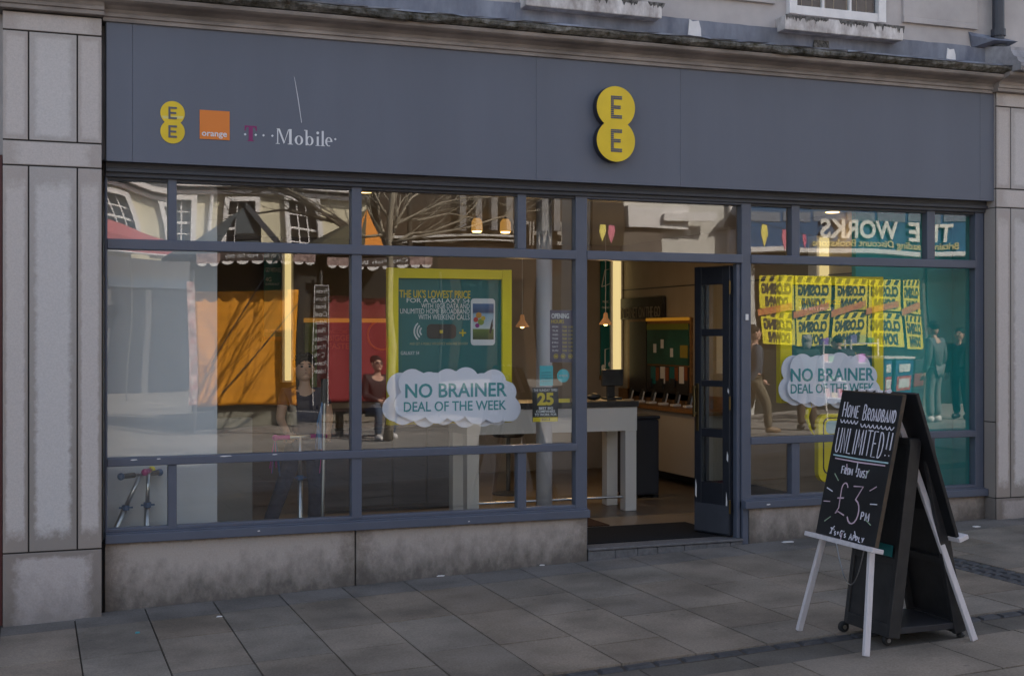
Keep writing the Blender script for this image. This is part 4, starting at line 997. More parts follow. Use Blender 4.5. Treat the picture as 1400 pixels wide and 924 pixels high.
# boards: frames of reference on each leaning face
def board_frame(b0, b1, y_left, y_right):
    up = (Vector(b1) - Vector(b0)); Hh = up.length; up.normalize()
    right = Vector((0, y_right - y_left, 0)); Ww = right.length; right.normalize(); n = right.cross(up).normalized()
    O = Vector((b0[0], y_left, b0[2]))
    return Matrix(((right.x, up.x, n.x, O.x), (right.y, up.y, n.y, O.y), (right.z, up.z, n.z, O.z), (0, 0, 0, 1))), Ww, Hh
MF, WF, HF = board_frame((3.836, 0, .505), (4.022, 0, 1.335), -2.735, -3.30)      # n points to -x (outwards)
MBk, WB, HB = board_frame((4.405, 0, .535), (4.130, 0, 1.345), -3.30, -2.735)
assert MF.col[2][0] < 0 and MBk.col[2][0] > 0
for M_, W_ in ((MF, WF), (MBk, WB)):
    MB().box(-.045 if M_ is MF else -.02, W_ + (.045 if M_ is MF else .03) * (1 if M_ is MF else .3), -.028, -.002, -.03 if M_ is MF else -.022, .045, M_).build('ledge', MT['wwood'], ea, bevel=.003)
MB().box(.06, WF - .06, HF * .42, HF * .42 + .05, -.045, -.026, MF).build('cross_bar', MT['wwood'], ea)
cb = thing('chalkboard', MF @ Vector((WF / 2, 0, 0)), 'black chalkboard with white hand lettering for home broadband, on the near side of the easel', 'chalkboard', 'chalkboards on the easel')
MB().box(0, WF, 0, HF, -.022, 0, MF).build('board', MT['slate'], cb, bevel=.003)
MB().box(-.002, WF + .002, HF - .004, HF + .006, -.024, .002, MF).build('worn_edge', MT['worn'], cb, bevel=.003)
MB().box(WF - .004, WF + .003, .0, HF - .005, -.023, -.0005, MF).build('worn_edge', MT['worn'], cb)
cb2 = thing('chalkboard', MBk @ Vector((WB / 2, 0, 0)), 'black chalkboard seen edge on, on the far side of the easel', 'chalkboard', 'chalkboards on the easel')
MB().box(0, WB, 0, HB, -.022, 0, MBk).build('board', MT['slate'], cb2, bevel=.003)
# single stroke chalk letters on a 0..1 grid
def arc(cx, cy, rx, ry, a0, a1, n=9): return [(cx + rx * math.cos(R(a0 + (a1 - a0) * i / n)), cy + ry * math.sin(R(a0 + (a1 - a0) * i / n))) for i in range(n + 1)]
SF = {
 'A': [[(0, 0), (.45, 1), (.95, 0)], [(.18, .38), (.78, .36)]],
 'B': [[(.1, 0), (.1, 1)], [(.1, 1)] + arc(.35, .76, .4, .24, 80, -80) + [(.1, .5)], [(.1, .5)] + arc(.4, .25, .5, .25, 80, -80) + [(.1, 0)]],
 'C': [arc(.55, .5, .45, .5, 55, 310, 14)], 'D': [[(.1, 0), (.1, 1)], [(.1, 1)] + arc(.25, .5, .65, .5, 80, -80, 12) + [(.1, 0)]],
 'E': [[(.85, 1), (.1, 1), (.1, 0), (.9, 0)], [(.1, .52), (.7, .52)]], 'F': [[(.9, 1), (.1, 1), (.1, 0)], [(.1, .52), (.7, .52)]],
 'H': [[(.1, 0), (.1, 1)], [(.9, 0), (.9, 1)], [(.1, .5), (.9, .52)]], 'I': [[(.5, 0), (.5, 1)]], 'J': [[(.1, 1), (.95, 1)], [(.6, 1), (.6, .2)] + arc(.38, .2, .22, .2, 0, -170, 6)],
 'L': [[(.1, 1), (.1, 0), (.85, 0)]], 'M': [[(.02, 0), (.1, 1), (.5, .3), (.9, 1), (.98, 0)]], 'N': [[(.1, 0), (.1, 1), (.88, .02), (.9, 1)]],
 'O': [arc(.5, .5, .45, .5, 90, 450, 16)], 'P': [[(.1, 0), (.1, 1)], [(.1, 1)] + arc(.35, .74, .45, .26, 80, -80) + [(.1, .46)]],
 'R': [[(.1, 0), (.1, 1)], [(.1, 1)] + arc(.35, .75, .45, .25, 80, -80) + [(.1, .48), (.9, 0)]],
 'S': [arc(.5, .75, .38, .25, 40, 250, 9) + arc(.5, .25, .4, .26, 70, -150, 9)], 'T': [[(0, 1), (1, 1)], [(.5, 1), (.5, 0)]],
 'U': [[(.1, 1), (.1, .3)] + arc(.5, .3, .4, .3, 180, 360, 8) + [(.9, 1)]], 'Y': [[(.05, 1), (.5, .5)], [(.95, 1), (.4, 0)]],
 '!': [[(.5, 1), (.48, .3)], [(.47, .1), (.47, .05)]], '+': [[(.5, .25), (.5, .75)], [(.2, .5), (.8, .5)]], "'": [[(.5, 1), (.4, .75)]],
 '£': [arc(.55, .8, .3, .2, 20, 180, 7) + [(.27, .5), (.3, .2), (.05, .0), (.3, .08), (.95, .0)], [(.0, .48), (.62, .52)]],
 '3': [[(.05, .97), (.9, 1.0), (.42, .62)] + arc(.4, .3, .5, .32, 80, -150, 10)]}
ck = random.Random(11)
def stroke(mb, pts, M, wd, h=.0022):
    pts = [Vector((p[0], p[1], 0)) for p in pts]; k = len(pts); L_, R_ = [], []
    for i, p in enumerate(pts):
        d = (pts[min(i + 1, k - 1)] - pts[max(i - 1, 0)]); d.normalize(); n = Vector((-d.y, d.x, 0)) * wd / 2 * ck.uniform(.75, 1.2)
        L_.append(p + n); R_.append(p - n)
    vs = []
    for zz in (h, 0):
        for i in range(k): vs += [M @ (L_[i] + Vector((0, 0, zz))), M @ (R_[i] + Vector((0, 0, zz)))]
    fs = []
    for i in range(k - 1):
        a = 2 * i; fs.append((a, a + 1, a + 3, a + 2)); q = 2 * k
        fs.append((a, a + 2, q + a + 2, q + a)); fs.append((a + 3, a + 1, q + a + 1, q + a + 3))
    fs += [(1, 0, 2 * k, 2 * k + 1), (2 * k - 2, 2 * k - 1, 4 * k - 1, 4 * k - 2)]
    mb.add(vs, fs)
def chalk(s, u0, u1, v0, v1, par, m, M=None, W=None, H=None, wd=.006, sm=.78, slope=0, name='lettering'):
    M = M or MF; W = W or WF; H = H or HF
    mb = MB(); adv = []; 
    for chh in s: adv.append({'I': .45, ' ': .5, '!': .4, "'": .35, 'M': 1.15}.get(chh.upper(), 1) * (1 if (chh.isupper() or not chh.isalpha()) else sm))
    tot = sum(adv); x = u0 * W; k = (u1 - u0) * W / tot
    for chh, a in zip(s, adv):
        low = chh.isalpha() and chh.islower(); hh = (v1 - v0) * H * (sm if low else 1)
        for st_ in SF.get(chh.upper(), []):
            yb = v0 * H + slope * (x - u0 * W) + ck.uniform(-.002, .002)
            stroke(mb, [(x + k * a * (.12 + .76 * p[0]), yb + hh * p[1]) for p in st_], M, wd)
        x += k * a
    return mb.build(name, m, par)
chalk('Home', .07, .37, .822, .925, cb, MT['chalk'], wd=.0062); chalk('Broadband', .42, .965, .812, .915, cb, MT['chalk'], wd=.0062)
def lines(ps, m, wd=.006, name='underline'):
    mb = MB()
    for p in ps: stroke(mb, [(a * WF, b * HF) for a, b in p], MF, wd)
    mb.build(name, m, cb)
wav = lambda u0, u1, v, n: [(u0 + (u1 - u0) * i / (n * 6), v + .011 * (1 - 2 * abs(math.sin(math.pi * i / 6)))) for i in range(n * 6 + 1)]
lines([wav(.07, .37, .79, 5)], MT['chalk'], .0055); lines([wav(.42, .96, .775, 8)], MT['chalk'], .0055)
chalk('UNLIMITED', .05, .86, .575, .745, cb, MT['chalk'], wd=.0062); chalk('!!', .87, .99, .585, .75, cb, MT['chalk'], wd=.0062)
lines([[(.06, .552), (.5, .547), (.97, .55)]], MT['chalk_t'], .0085); lines([[(.1, .53), (.5, .526), (.93, .53)]], MT['chalk_p'], .0075)
chalk('From', .24, .44, .435, .485, cb, MT['chalk'], wd=.006, sm=.85); chalk('Just', .50, .69, .43, .48, cb, MT['chalk'], wd=.006, sm=.85)
chalk('£', .24, .46, .16, .375, cb, MT['chalk_p'], wd=.0068); chalk('3', .46, .70, .12, .37, cb, MT['chalk_p'], wd=.0075)
chalk('PM', .69, .84, .155, .205, cb, MT['chalk'], wd=.0065)
chalk("T's+C's", .24, .52, .018, .058, cb, MT['chalk'], wd=.0055, sm=.6); chalk('Apply', .57, .82, .012, .052, cb, MT['chalk'], wd=.0055, sm=.8)
cen = (.48, .25)
for i, (a, m) in enumerate(zip((60, 88, 112, 140, 165, 185, 215, 238, 265, 300, 335, 5, 30), 'gcpgcpgcpcgcp')):
    t = R(a); r0, r1 = .33, .44
    lines([[(cen[0] + r0 * math.cos(t), cen[1] + r0 * .62 * math.sin(t)), (cen[0] + r1 * math.cos(t), cen[1] + r1 * .62 * math.sin(t))]], {'g': MT['chalk_g'], 'c': MT['chalk'], 'p': MT['chalk_p']}[m], .0055, 'chalk_ray')

tr = thing('display_trolley', (4.25, -2.93, gz(4.25, -2.93)), 'black A-shaped display trolley on small wheels standing inside the white easel', 'display stand')
y0, y1 = -2.80, -3.225; zb = gz(4.2, -2.95) + .05
def sidepanel(xb, xt, name, t=.028):
    a, d = Vector((xb, 0, zb)), Vector((xt, 0, 1.08)); M_, W_, H_ = board_frame(a, d, *((y0, y1) if name == 'f' else (y1, y0)))
    return M_, W_, H_
A1, W1_, H1_ = sidepanel(3.985, 4.135, 'f'); A2, W2_, H2_ = sidepanel(4.515, 4.29, 'b')
def framed(M_, W_, H_, name, inner_sign):
    mb = MB(); t = .075; e = .03
    mb.box(0, e, 0, H_, -t, 0, M_).box(W_ - e, W_, 0, H_, -t, 0, M_)
    for a, d in ((0, .07), (.40, .44), (H_ - .05, H_)): mb.box(e - .002, W_ - e + .002, a, d, -t + .012, -.002, M_)
    o = mb.build('side_frame', MT['black'], tr, bevel=.003)
    MB().box(e - .003, W_ - e + .003, .05, H_ - .03, -.036, -.014, M_).build('panel', MT['black'], o)
    return o
framed(A1, W1_, H1_, 'front', 1); f2 = framed(A2, W2_, H2_, 'back', -1)
box('top_board', MT['black'], tr, 4.13, 4.29, y1 + .004, y0 - .004, 1.055, 1.085, bevel=.003)
MB().box(4.03, 4.505, y1 + .006, y0 - .006, zb + .015, zb + .05).build('shelf', mat('dark shelf', (.03, .03, .034), .5, .3, noise2=.2), tr, bevel=.003)
def wheel(x, y, r, name):
    o = MB().tube([(x, y - .014, gz(x, y) + r + .001), (x, y + .014, gz(x, y) + r + .001)], r, 18).build(name, MT['rubber'], tr, smooth=False, bevel=.005)
    MB().tube([(x, y - .017, gz(x, y) + r), (x, y + .017, gz(x, y) + r)], r * .4, 12).build('hub', MT['steel'], o)
wheel(3.985, y0 - .0, .032, 'wheel'); wheel(4.02, y1 + .06, .030, 'wheel')
for yy in (y1 + .03, y0 - .03): MB().tube([(4.50, yy, gz(4.5, yy) + .018), (4.50, yy, zb + .01)], .008, 8).lathe([(.022, 0), (.024, .012), (.014, .02)], (4.5, yy, gz(4.5, yy) + .001), 12).build('foot', MT['rubber'], tr)
MB().box(.05, W1_ - .05, H1_ * .40, H1_ * .44 + .02, .001, .004, A1).build('poster_strip', MT['teal'], tr)
# thin chain hanging under the board
mb = MB(); pa_, pb_ = Vector((3.955, -2.76, .60)), Vector((3.93, -3.12, .52)); pts = []
for i in range(25):
    t = i / 24; p = pa_.lerp(pb_, t); p.z -= .36 * 4 * t * (1 - t) * .9; p.x -= .02; pts.append(p)
tag(mb.tube(pts, .0035, 5).build('chain', MT['steel']), 'thin chain looping below the near chalkboard', 'chain')

# ------------------------------------------------------------------ people
SKIN = mat('skin', (.56, .33, .22), .55, .4, noise2=.06, n2scale=9); SKIN2 = mat('pale skin', (.50, .30, .22), .55, .4)
def skin_mesh(name, joints, edges, m, parent, root=0, sub=2):
    me = bpy.data.meshes.new(name); me.from_pydata([j[0] for j in joints], edges, []); o = bpy.data.objects.new(name, me); C.objects.link(o)
    o.modifiers.new('skin', 'SKIN'); lay = me.skin_vertices[0].data
    for i, j in enumerate(joints):
        r = j[1]; lay[i].radius = r if isinstance(r, tuple) else (r, r); lay[i].use_root = (i == root)
    sb_ = o.modifiers.new('sub', 'SUBSURF'); sb_.levels = sub; sb_.render_levels = sub
    dg = bpy.context.evaluated_depsgraph_get(); dg.update()
    nm = bpy.data.meshes.new_from_object(o.evaluated_get(dg)); nm.name = name
    bpy.data.objects.remove(o); bpy.data.meshes.remove(me)
    nm.materials.clear(); nm.materials.append(m); nm.polygons.foreach_set('use_smooth', [True] * len(nm.polygons))
    o = bpy.data.objects.new(name, nm); C.objects.link(o); o.parent = parent; o.matrix_parent_inverse = world_of(parent).inverted(); return o
def person(label, pos, yaw, H, pose, cols, female=False, hair=1.0, group=None, extra=None, hk=1.0):
    """pose: joint name -> (right, forward, up) as fractions of the height; facing +forward"""
    t = thing('person', pos, label, 'person', group); cy_, sy_ = math.cos(yaw), math.sin(yaw)
    def W(p): x, y, z = p[0] * H, p[1] * H, p[2] * H; return Vector((pos[0] + x * cy_ - y * sy_, pos[1] + x * sy_ + y * cy_, pos[2] + z))
    J = dict(pel=(0, 0, .52), spine=(0, 0, .62), chest=(0, -.005, .745), neck=(0, 0, .835), jaw=(0, .012, .885), head=(0, .008, .94), crown=(0, 0, .972),
             shL=(-.108, 0, .80), elL=(-.135, -.01, .625), wrL=(-.14, .03, .475), shR=(.108, 0, .80), elR=(.135, -.01, .625), wrR=(.14, .03, .475),
             hipL=(-.052, 0, .50), knL=(-.055, .01, .28), anL=(-.055, -.01, .045), toeL=(-.06, .085, .018), hipR=(.052, 0, .50), knR=(.055, .01, .28), anR=(.055, -.01, .045), toeR=(.06, .085, .018))
    J.update(pose); RAD = dict(pel=.062, spine=.058, chest=.066, neck=.026, jaw=.030, head=.046, crown=.036, shL=.036, elL=.026, wrL=.017, shR=.036, elR=.026, wrR=.017, hipL=.05, knL=.034, anL=.022, toeL=.02, hipR=.05, knR=.034, anR=.022, toeR=.02)
    E = [('pel', 'spine'), ('spine', 'chest'), ('chest', 'neck'), ('neck', 'jaw'), ('jaw', 'head'), ('head', 'crown'), ('chest', 'shL'), ('shL', 'elL'), ('elL', 'wrL'), ('chest', 'shR'), ('shR', 'elR'), ('elR', 'wrR'), ('pel', 'hipL'), ('hipL', 'knL'), ('knL', 'anL'), ('anL', 'toeL'), ('pel', 'hipR'), ('hipR', 'knR'), ('knR', 'anR'), ('anR', 'toeR')]
    def sk(name, names, m, k=1.0, add=0, par=None, ov={}):
        js = [(W(J[n]), (ov.get(n, RAD[n]) * k + add) * H) for n in names]; es = [(names.index(a), names.index(b)) for a, b in E if a in names and b in names]
        return skin_mesh(name, js, es, m, par or t)
    names = list(J.keys()); names = ['pel'] + [n for n in names if n != 'pel']
    body = sk('body', names, cols['skin'])
    # hands, face and ears are welded into the body's own mesh
    mb = MB(); hd_ = W(J['head']); fw = Vector((-sy_, cy_, 0)); rt = Vector((cy_, sy_, 0)); up = Vector((0, 0, 1))
    ML = Matrix((rt, fw, up)).transposed()
    k = H
    mb.ell(hd_ - up * .008 * k, .050 * k * hk, .059 * k * hk, .068 * k * hk, 18, 12, ML); mb.ell(hd_ - up * .050 * k + fw * .020 * k, .030 * k * hk, .034 * k * hk, .024 * k * hk, 12, 8, ML)
    mb.ell(hd_ + fw * .060 * k - up * .004 * k, .009 * k, .012 * k, .014 * k, 8, 6, ML)
    for s in (-1, 1): mb.ell(hd_ + rt * s * .052 * k - up * .004 * k, .006 * k, .011 * k, .017 * k, 8, 6, ML)
    for s in 'LR':
        wr, el = W(J['wr' + s]), W(J['el' + s]); d = (wr - el).normalized(); sd_ = d.cross(fw).normalized() if abs(d.dot(fw)) < .9 else up.copy(); nn = sd_.cross(d)
        mb.tube([wr - d * .01 * k, wr + d * .02 * k, wr + d * .052 * k], [.015 * k, .022 * k, .021 * k], 8)
        for q in range(4):
            b = wr + d * .048 * k + sd_ * (q - 1.5) * .0105 * k; l = (.036, .042, .040, .030)[q] * k
            mb.tube([b, b + d * l * .5 + nn * .004 * k, b + d * l * .85 + nn * .014 * k], [.0062 * k, .0056 * k, .0045 * k], 6)
        b = wr + d * .015 * k + sd_ * .018 * k; mb.tube([b, b + sd_ * .016 * k + d * .018 * k, b + sd_ * .018 * k + d * .036 * k + nn * .008 * k], [.0075 * k, .0065 * k, .005 * k], 6)
    me = body.data; import bmesh
    bm = bmesh.new(); bm.from_mesh(me); tmp = bpy.data.meshes.new('tmp'); tmp.from_pydata(mb.v, [], mb.f); bm.from_mesh(tmp); 
    for f in bm.faces: f.smooth = True
    bm.to_mesh(me); bm.free(); bpy.data.meshes.remove(tmp)
    ey = MB()
    for s in (-1, 1): MB().ell(hd_ + rt * s * .021 * k + fw * .0555 * k + up * .006 * k, .0095 * k, .006 * k, .0058 * k, 8, 6, ML).build('eye', MT['black'], body, smooth=True)
    MB().tube([hd_ + rt * x * k + fw * (.058 - abs(x) * .25) * k - up * (.030 - abs(x) * .12) * k for x in (-.017, -.008, 0, .008, .017)], .0032 * k, 6).build('mouth', mat('lips', (.25, .08, .07), .5), body)
    for s in (-1, 1): MB().tube([hd_ + rt * s * x * k + fw * (.0575 - x * .25) * k + up * .018 * k for x in (.010, .02, .032)], .0028 * k, 6).build('eyebrow', cols['hair'], body)
    if hair:
        hm_ = MB()
        rr = random.Random(4)
        for q in range(26):
            aa, bb = rr.uniform(0, 6.28), rr.uniform(.15, 1.0); hm_.ell(hd_ + ML @ Vector((.05 * math.cos(aa) * math.sin(bb * 1.5), .05 * math.sin(aa) * math.sin(bb * 1.5) - .014, .016 + .052 * math.cos(bb * 1.5))) * k * hair, .014 * k, .014 * k, .012 * k, 7, 5)
        hm_.ell(hd_ + up * .020 * k - fw * .012 * k, .0585 * k * hair, .060 * k * hair, .050 * k * hair, 16, 10, ML)
        if female: hm_.ell(hd_ - up * .03 * k - fw * .022 * k, .056 * k, .042 * k, .07 * k, 12, 8, ML)
        hm_.build('hair', cols['hair'], body, smooth=True)
    leg = ['pel', 'hipL', 'knL', 'anL', 'hipR', 'knR', 'anR']
    sk('trousers', leg, cols['legs'], 1.0, .010, ov={'anL': .03, 'anR': .03, 'pel': .064})
    top = ['pel', 'spine', 'chest', 'shL', 'elL', 'shR', 'elR'] + ([] if cols.get('short') else ['wrL', 'wrR'])
    J0 = dict(J)
    if cols.get('short'):
        for s in 'LR': J['el' + s] = tuple(a + (b - a) * .6 for a, b in zip(J0['sh' + s], J0['el' + s]))
    J['pel'] = tuple(a + (b - a) * -.15 for a, b in zip(J0['pel'], J0['spine']))
    sk(cols.get('topname', 'jacket'), top, cols['top'], 1.0, cols.get('thick', .013), ov={'pel': .066, 'spine': .066, 'chest': .072})
    J.clear(); J.update(J0)
    for s in 'LR':
        a, b = W(J['an' + s]), W(J['toe' + s]); d = (b - a); d.z = 0; d.normalize(); base = Vector((a.x, a.y, b.z))
        MB().tube([base - d * .026 * H + Vector((0, 0, .008)) * H, base + d * .02 * H + Vector((0, 0, .012)) * H, base + d * .075 * H + Vector((0, 0, .006)) * H, base + d * .11 * H + Vector((0, 0, .0)) * H], [.026 * H, .030 * H, .026 * H, .014 * H], 10).build('shoe', cols['shoe'], t, smooth=True)
    if extra: extra(t, W, body, hd_, fw, rt, up, k)
    return t
DEN = mat('dark denim', (.035, .042, .075), .85, .2, noise=.4, nscale=30); NAVYT = mat('dark t shirt', (.05, .045, .065), .9, .2, noise=.2, nscale=20)
HAIRB = mat('black hair', (.012, .009, .008), .7, .3, noise=.4, nscale=60, bump=.6, bscale=90)
pB = P(416, 600, 1.25)
person('boy in a dark T-shirt and jeans standing behind a scooter inside the left window', (pB.x, 1.25, 0), R(180) - R(4), 1.49,
       dict(shL=(-.105, 0, .80), elL=(-.135, .02, .66), wrL=(-.105, .15, .585), shR=(.105, 0, .80), elR=(.135, .02, .66), wrR=(.105, .15, .585),
            knR=(.12, .05, .30), anR=(.205, .02, .06), toeR=(.25, .09, .03), knL=(-.06, .03, .28)),
       dict(skin=SKIN, hair=HAIRB, legs=DEN, top=NAVYT, short=True, topname='t_shirt', thick=.006, shoe=mat('pink shoe', (.30, .02, .12), .5)), hair=1.10, hk=1.08)
BL, PK = mat('blue rubber', (.008, .06, .16), .5), mat('pink rubber', (.42, .01, .20), .45)
def scooter(x, y, lean, H, yaw, grips, label, streamers=None, hb=None, half=.20):
    """kick scooter: deck, two wheels, steering tube, T bar with two grips"""
    t = thing('kick_scooter', (x, y, 0), label, 'scooter', 'kick scooters in the window'); M_ = Matrix.Translation((x, y, 0)) @ Matrix.Rotation(yaw, 4, 'Z')
    f = lambda *p: M_ @ Vector(p)
    MB().box(-.52, -.03, -.055, .055, .075, .10, M_).build('deck', MT['dark'], t, bevel=.01)
    for xx in (-.54, .10):
        wh = MB().tube([f(xx, -.013, .06), f(xx, .013, .06)], .058, 18).build('wheel', grips[2], t, bevel=.005); MB().tube([f(xx, -.016, .06), f(xx, .016, .06)], .022, 12).build('hub', MT['steel'], wh)
    top = f(lean[0], lean[1], H)
    MB().tube([f(-.06, 0, .09), f(.03, 0, .20)], .017, 10).build('neck', MT['steel'], t)
    MB().tube([f(.10, 0, .075), f(.045, 0, .22), f(.045, 0, .22).lerp(top, .5)], .021, 12).build('fork_tube', MT['steel'], t, smooth=True)
    st = MB().tube([f(.045, 0, .22).lerp(top, .45), top], .0155, 12).build('steering_tube', MT['steel'], t, smooth=True)
    c0 = f(.045, 0, .22).lerp(top, .5); MB().tube([c0 + Vector((0, 0, -.018)), c0 + Vector((0, 0, .018))], .027, 12).bar(c0 + Vector((-.045, 0, 0)), c0 + Vector((.05, 0, .0)), .012, .012).build('clamp', BL, st)
    d = (f(0, 1, 0) - f(0, 0, 0))
    if hb is not None: d = Vector((math.cos(hb), math.sin(hb), 0))
    a, b = top + d * half, top - d * half
    MB().tube([a, b], .0125, 10).build('handlebar', MT['steel'], t)
    for e, g, s in ((a, grips[0], 1), (b, grips[1], -1)):
        MB().tube([e - d * s * .01, e - d * s * .115], .019, 12).build('grip', g, t); MB().ell(e + d * s * .0, .026, .026, .026).build('grip_end', BL if g is MT['black'] else g, t, smooth=True)
        if streamers:
            for q in range(6):
                r = random.Random(q + (s > 0) * 7); o = Vector((r.uniform(-.05, .05), r.uniform(-.03, .05), 0))
                MB().tube([e, e + o * .5 + Vector((0, 0, -.10)), e + o + Vector((0, 0, -.26 + r.uniform(-.05, .04)))], .004, 5).build('streamer', streamers[q % 2], t)
    return t
p = P(168, 720, .27); q = P(205, 645, .27)
# blue gripped scooter and pink gripped scooter against the pale panel, facing left
scooter(P(160, 720, .25).x, .25, (-.16, 0, 0), .68, R(180), [MT['black'], MT['black'], BL], 'silver kick scooter with black and blue grips leaning at the left end of the window', hb=R(35), half=.17)
scooter(P(209, 720, .27).x, .27, (.03, 0, 0), .70, R(180), [MT['lime'], PK, PK], 'silver kick scooter with pink and yellow grips standing beside the blue gripped one', hb=R(70), half=.09)
p = P(408, 600, .95); scooter(p.x, .95, (.04, 0, 0), .86, R(-90) + R(6), [PK, PK, PK], 'kick scooter with pink grips and blue streamers held by the boy', streamers=[BL, PK])
p = P(444, 530, .8); t = thing('push_pole', (p.x, .8, 0), 'upright thin pole with a thick black grip and blue tassels beside the boy', 'pole')
MB().tube([(p.x - .02, .8, .002), (p.x, .8, p.z - .1)], .014, 10).build('pole', MT['steel'], t); MB().tube([(p.x - .003, .8, p.z - .12), (p.x + .002, .8, p.z + .07)], .03, 12).build('grip', MT['black'], t)
for q in range(7):
    r = random.Random(q); MB().tube([(p.x - .02, .785, p.z - .10), (p.x - .05 + r.uniform(-.02, .02), .78, p.z - .28), (p.x - .055 + r.uniform(-.03, .03), .78, p.z - .48)], .006, 5).build('tassel', [BL, mat('pale blue', (.05, .16, .32), .6)][q % 2], t)


# ------------------------------------------------------------------ the other side of the street (seen mirrored in the glass)
def vbox(name, m, par, px0, py0, px1, py1, D, t0=0, t1=.1, bevel=0):
    """upright box facing the shop: picture rectangle of its mirror image at distance D; t0..t1 = how far it stands forward"""
    a, d = V(px0, py0, D), V(px1, py1, D); pm = (px0 + px1) / 2; z1 = V(pm, py0, D).z; z0 = V(pm, py1, D).z
    return box(name, m, par, a.x, d.x, a.y + t0, a.y + t1, z0, z1, bevel=bevel)
def tobox(px0, py0, px1, py1, D):
    a, d = V(px0, py0, D), V(px1, py1, D); pm = (px0 + px1) / 2
    return a.x, d.x, V(pm, py1, D).z, V(pm, py0, D).z, a.y
CREAM = mat('cream render', (.60, .545, .40), .85, .2, noise=.08, nscale=2, noise2=.1, n2scale=.6); CREAM2 = mat('pale render', (.55, .53, .49), .85, .2, noise2=.1, n2scale=.5)
BROWN = mat('dark brown cladding', (.055, .038, .028), .8, .2, noise=.3, nscale=3); GREYR = mat('grey slate', (.11, .11, .12), .8, noise=.3, nscale=3)
DGLASS = mat('dark window glass', (.02, .02, .022), .1, .6)
def block(label, px0, px1, D, H, m, depth=9):
    x0, x1 = V(px0, 457, D).x, V(px1, 457, D).x; y = .1 - D
    t = thing('building', ((x0 + x1) / 2, y, -.15), label, 'building')
    w_ = box('wall', m, t, x0, x1, y - depth, y, -.6, H); return t, w_, x0, x1, y
DC = 32
cb_, cw, cx0, cx1, cyy = block('cream rendered house with white sash windows across the street, mirrored in the left panes', -500, 506, DC, 6.45, CREAM)
e0, e1, ez0, ez1, ey = tobox(-500, 252, 508, 268, DC)
MB().box(cx0 - .1, cx1 + .1, cyy - .2, cyy + .45, 6.30, 6.46).box(cx0, cx1, cyy, cyy + .2, 6.08, 6.20).build('cornice', MT['white'], cw); MB().box(cx0, cx1, cyy + .001, cyy + .12, 6.20, 6.30).build('painted_eaves_shadow', GREYR, cw)  # grey band below the cornice paints its shadow on the wall
MB().prism([(cx0, 6.47), (cx1, 6.47), (cx1 - 1, 9.4), (cx0 + 1, 9.4)], cyy - 8.5, cyy + .3).build('roof', GREYR, cw)
def vsash(px0, px1, py0, py1, D, par, cols=3, rows=4, fw=.15):
    x0, x1, z0, z1, y = tobox(px0, py0, px1, py1, D)
    mb = MB().box(x0 - fw, x0, y, y + .22, z0, z1 + fw).box(x1, x1 + fw, y, y + .22, z0, z1 + fw).box(x0 - fw, x1 + fw, y + .002, y + .218, z1, z1 + fw - .004).box(x0 - fw - .08, x1 + fw + .08, y, y + .30, z0 - .12, z0)
    for k in range(1, cols): xm = x0 + (x1 - x0) * k / cols; mb.box(xm - .02, xm + .02, y + .03, y + .07, z0, z1)
    for k in range(1, rows): zm = z0 + (z1 - z0) * k / rows; mb.box(x0, x1, y + .034, y + .074, zm - (.035 if k == rows // 2 else .02), zm + (.035 if k == rows // 2 else .02))
    o = mb.build('window', MT['white'], par); box('pane', DGLASS, o, x0, x1, y + .003, y + .02, z0, z1); return o
for px in (140, 226, 311, 398): vsash(px - 2, px + 35, 278 - (px < 300) * 6, 352 - (px < 300) * 20, DC, cw)
dp_ = V(286, 457, DC).x; MB().tube([(dp_, cyy + .12, 0), (dp_, cyy + .12, 7)], .06, 10).build('downpipe', MT['white'], cb_)
# shaded shop fronts under the cream house
for px0, px1 in ((60, 138), (150, 196), (206, 262)):
    x0, x1, z0, z1, y = tobox(px0, 392, px1, 560, DC)
    w_ = MB().box(x0, x1, y + .01, y + .08, z0, z1).build('shop_window', MT['navy'], cb_); MB().box(x0 - .1, x1 + .1, y + .0, y + .12, z1 - .02, z1 + .28).box(x0 - .06, x1 + .06, y + .01, y + .14, z0 - .7, z0).build('frame', mat('blue grey shop paint', (.10, .13, .18), .5), w_)
vbox('shop_lower_wall', mat('grey shop base', (.12, .12, .13), .7), cb_, -100, 350, 268, 586, DC, .0, .05)
aw = thing('awning', V(180, 340, 27), 'faded red shop awning mirrored at the far left of the windows', 'awning')
a, d = V(60, 310, 27), V(252, 344, 27); mb = MB()
mb.add([(a.x - 1, a.y - 3, a.z + .7), (d.x, a.y - 3, a.z + .05), (d.x, a.y, d.z + .25), (a.x - 1, a.y, d.z + .4), (d.x, a.y, d.z - .05), (a.x - 1, a.y, d.z)], [(0, 3, 2, 1), (3, 5, 4, 2), (0, 1, 2, 3)][:2])
mb.build('canvas', mat('faded red canvas', (.42, .09, .09), .9), aw); MB().tube([(a.x - 1, a.y - .02, d.z), (d.x, a.y - .02, d.z - .05)], .03, 8).build('front_bar', MT['white'], aw)
MB().tube([(V(178, 400, 27).x, a.y - .3, d.z), (V(178, 400, 27).x, a.y - .3, ground(V(178, 400, 27).x, a.y))], .022, 8).build('post', MT['steel'], aw)

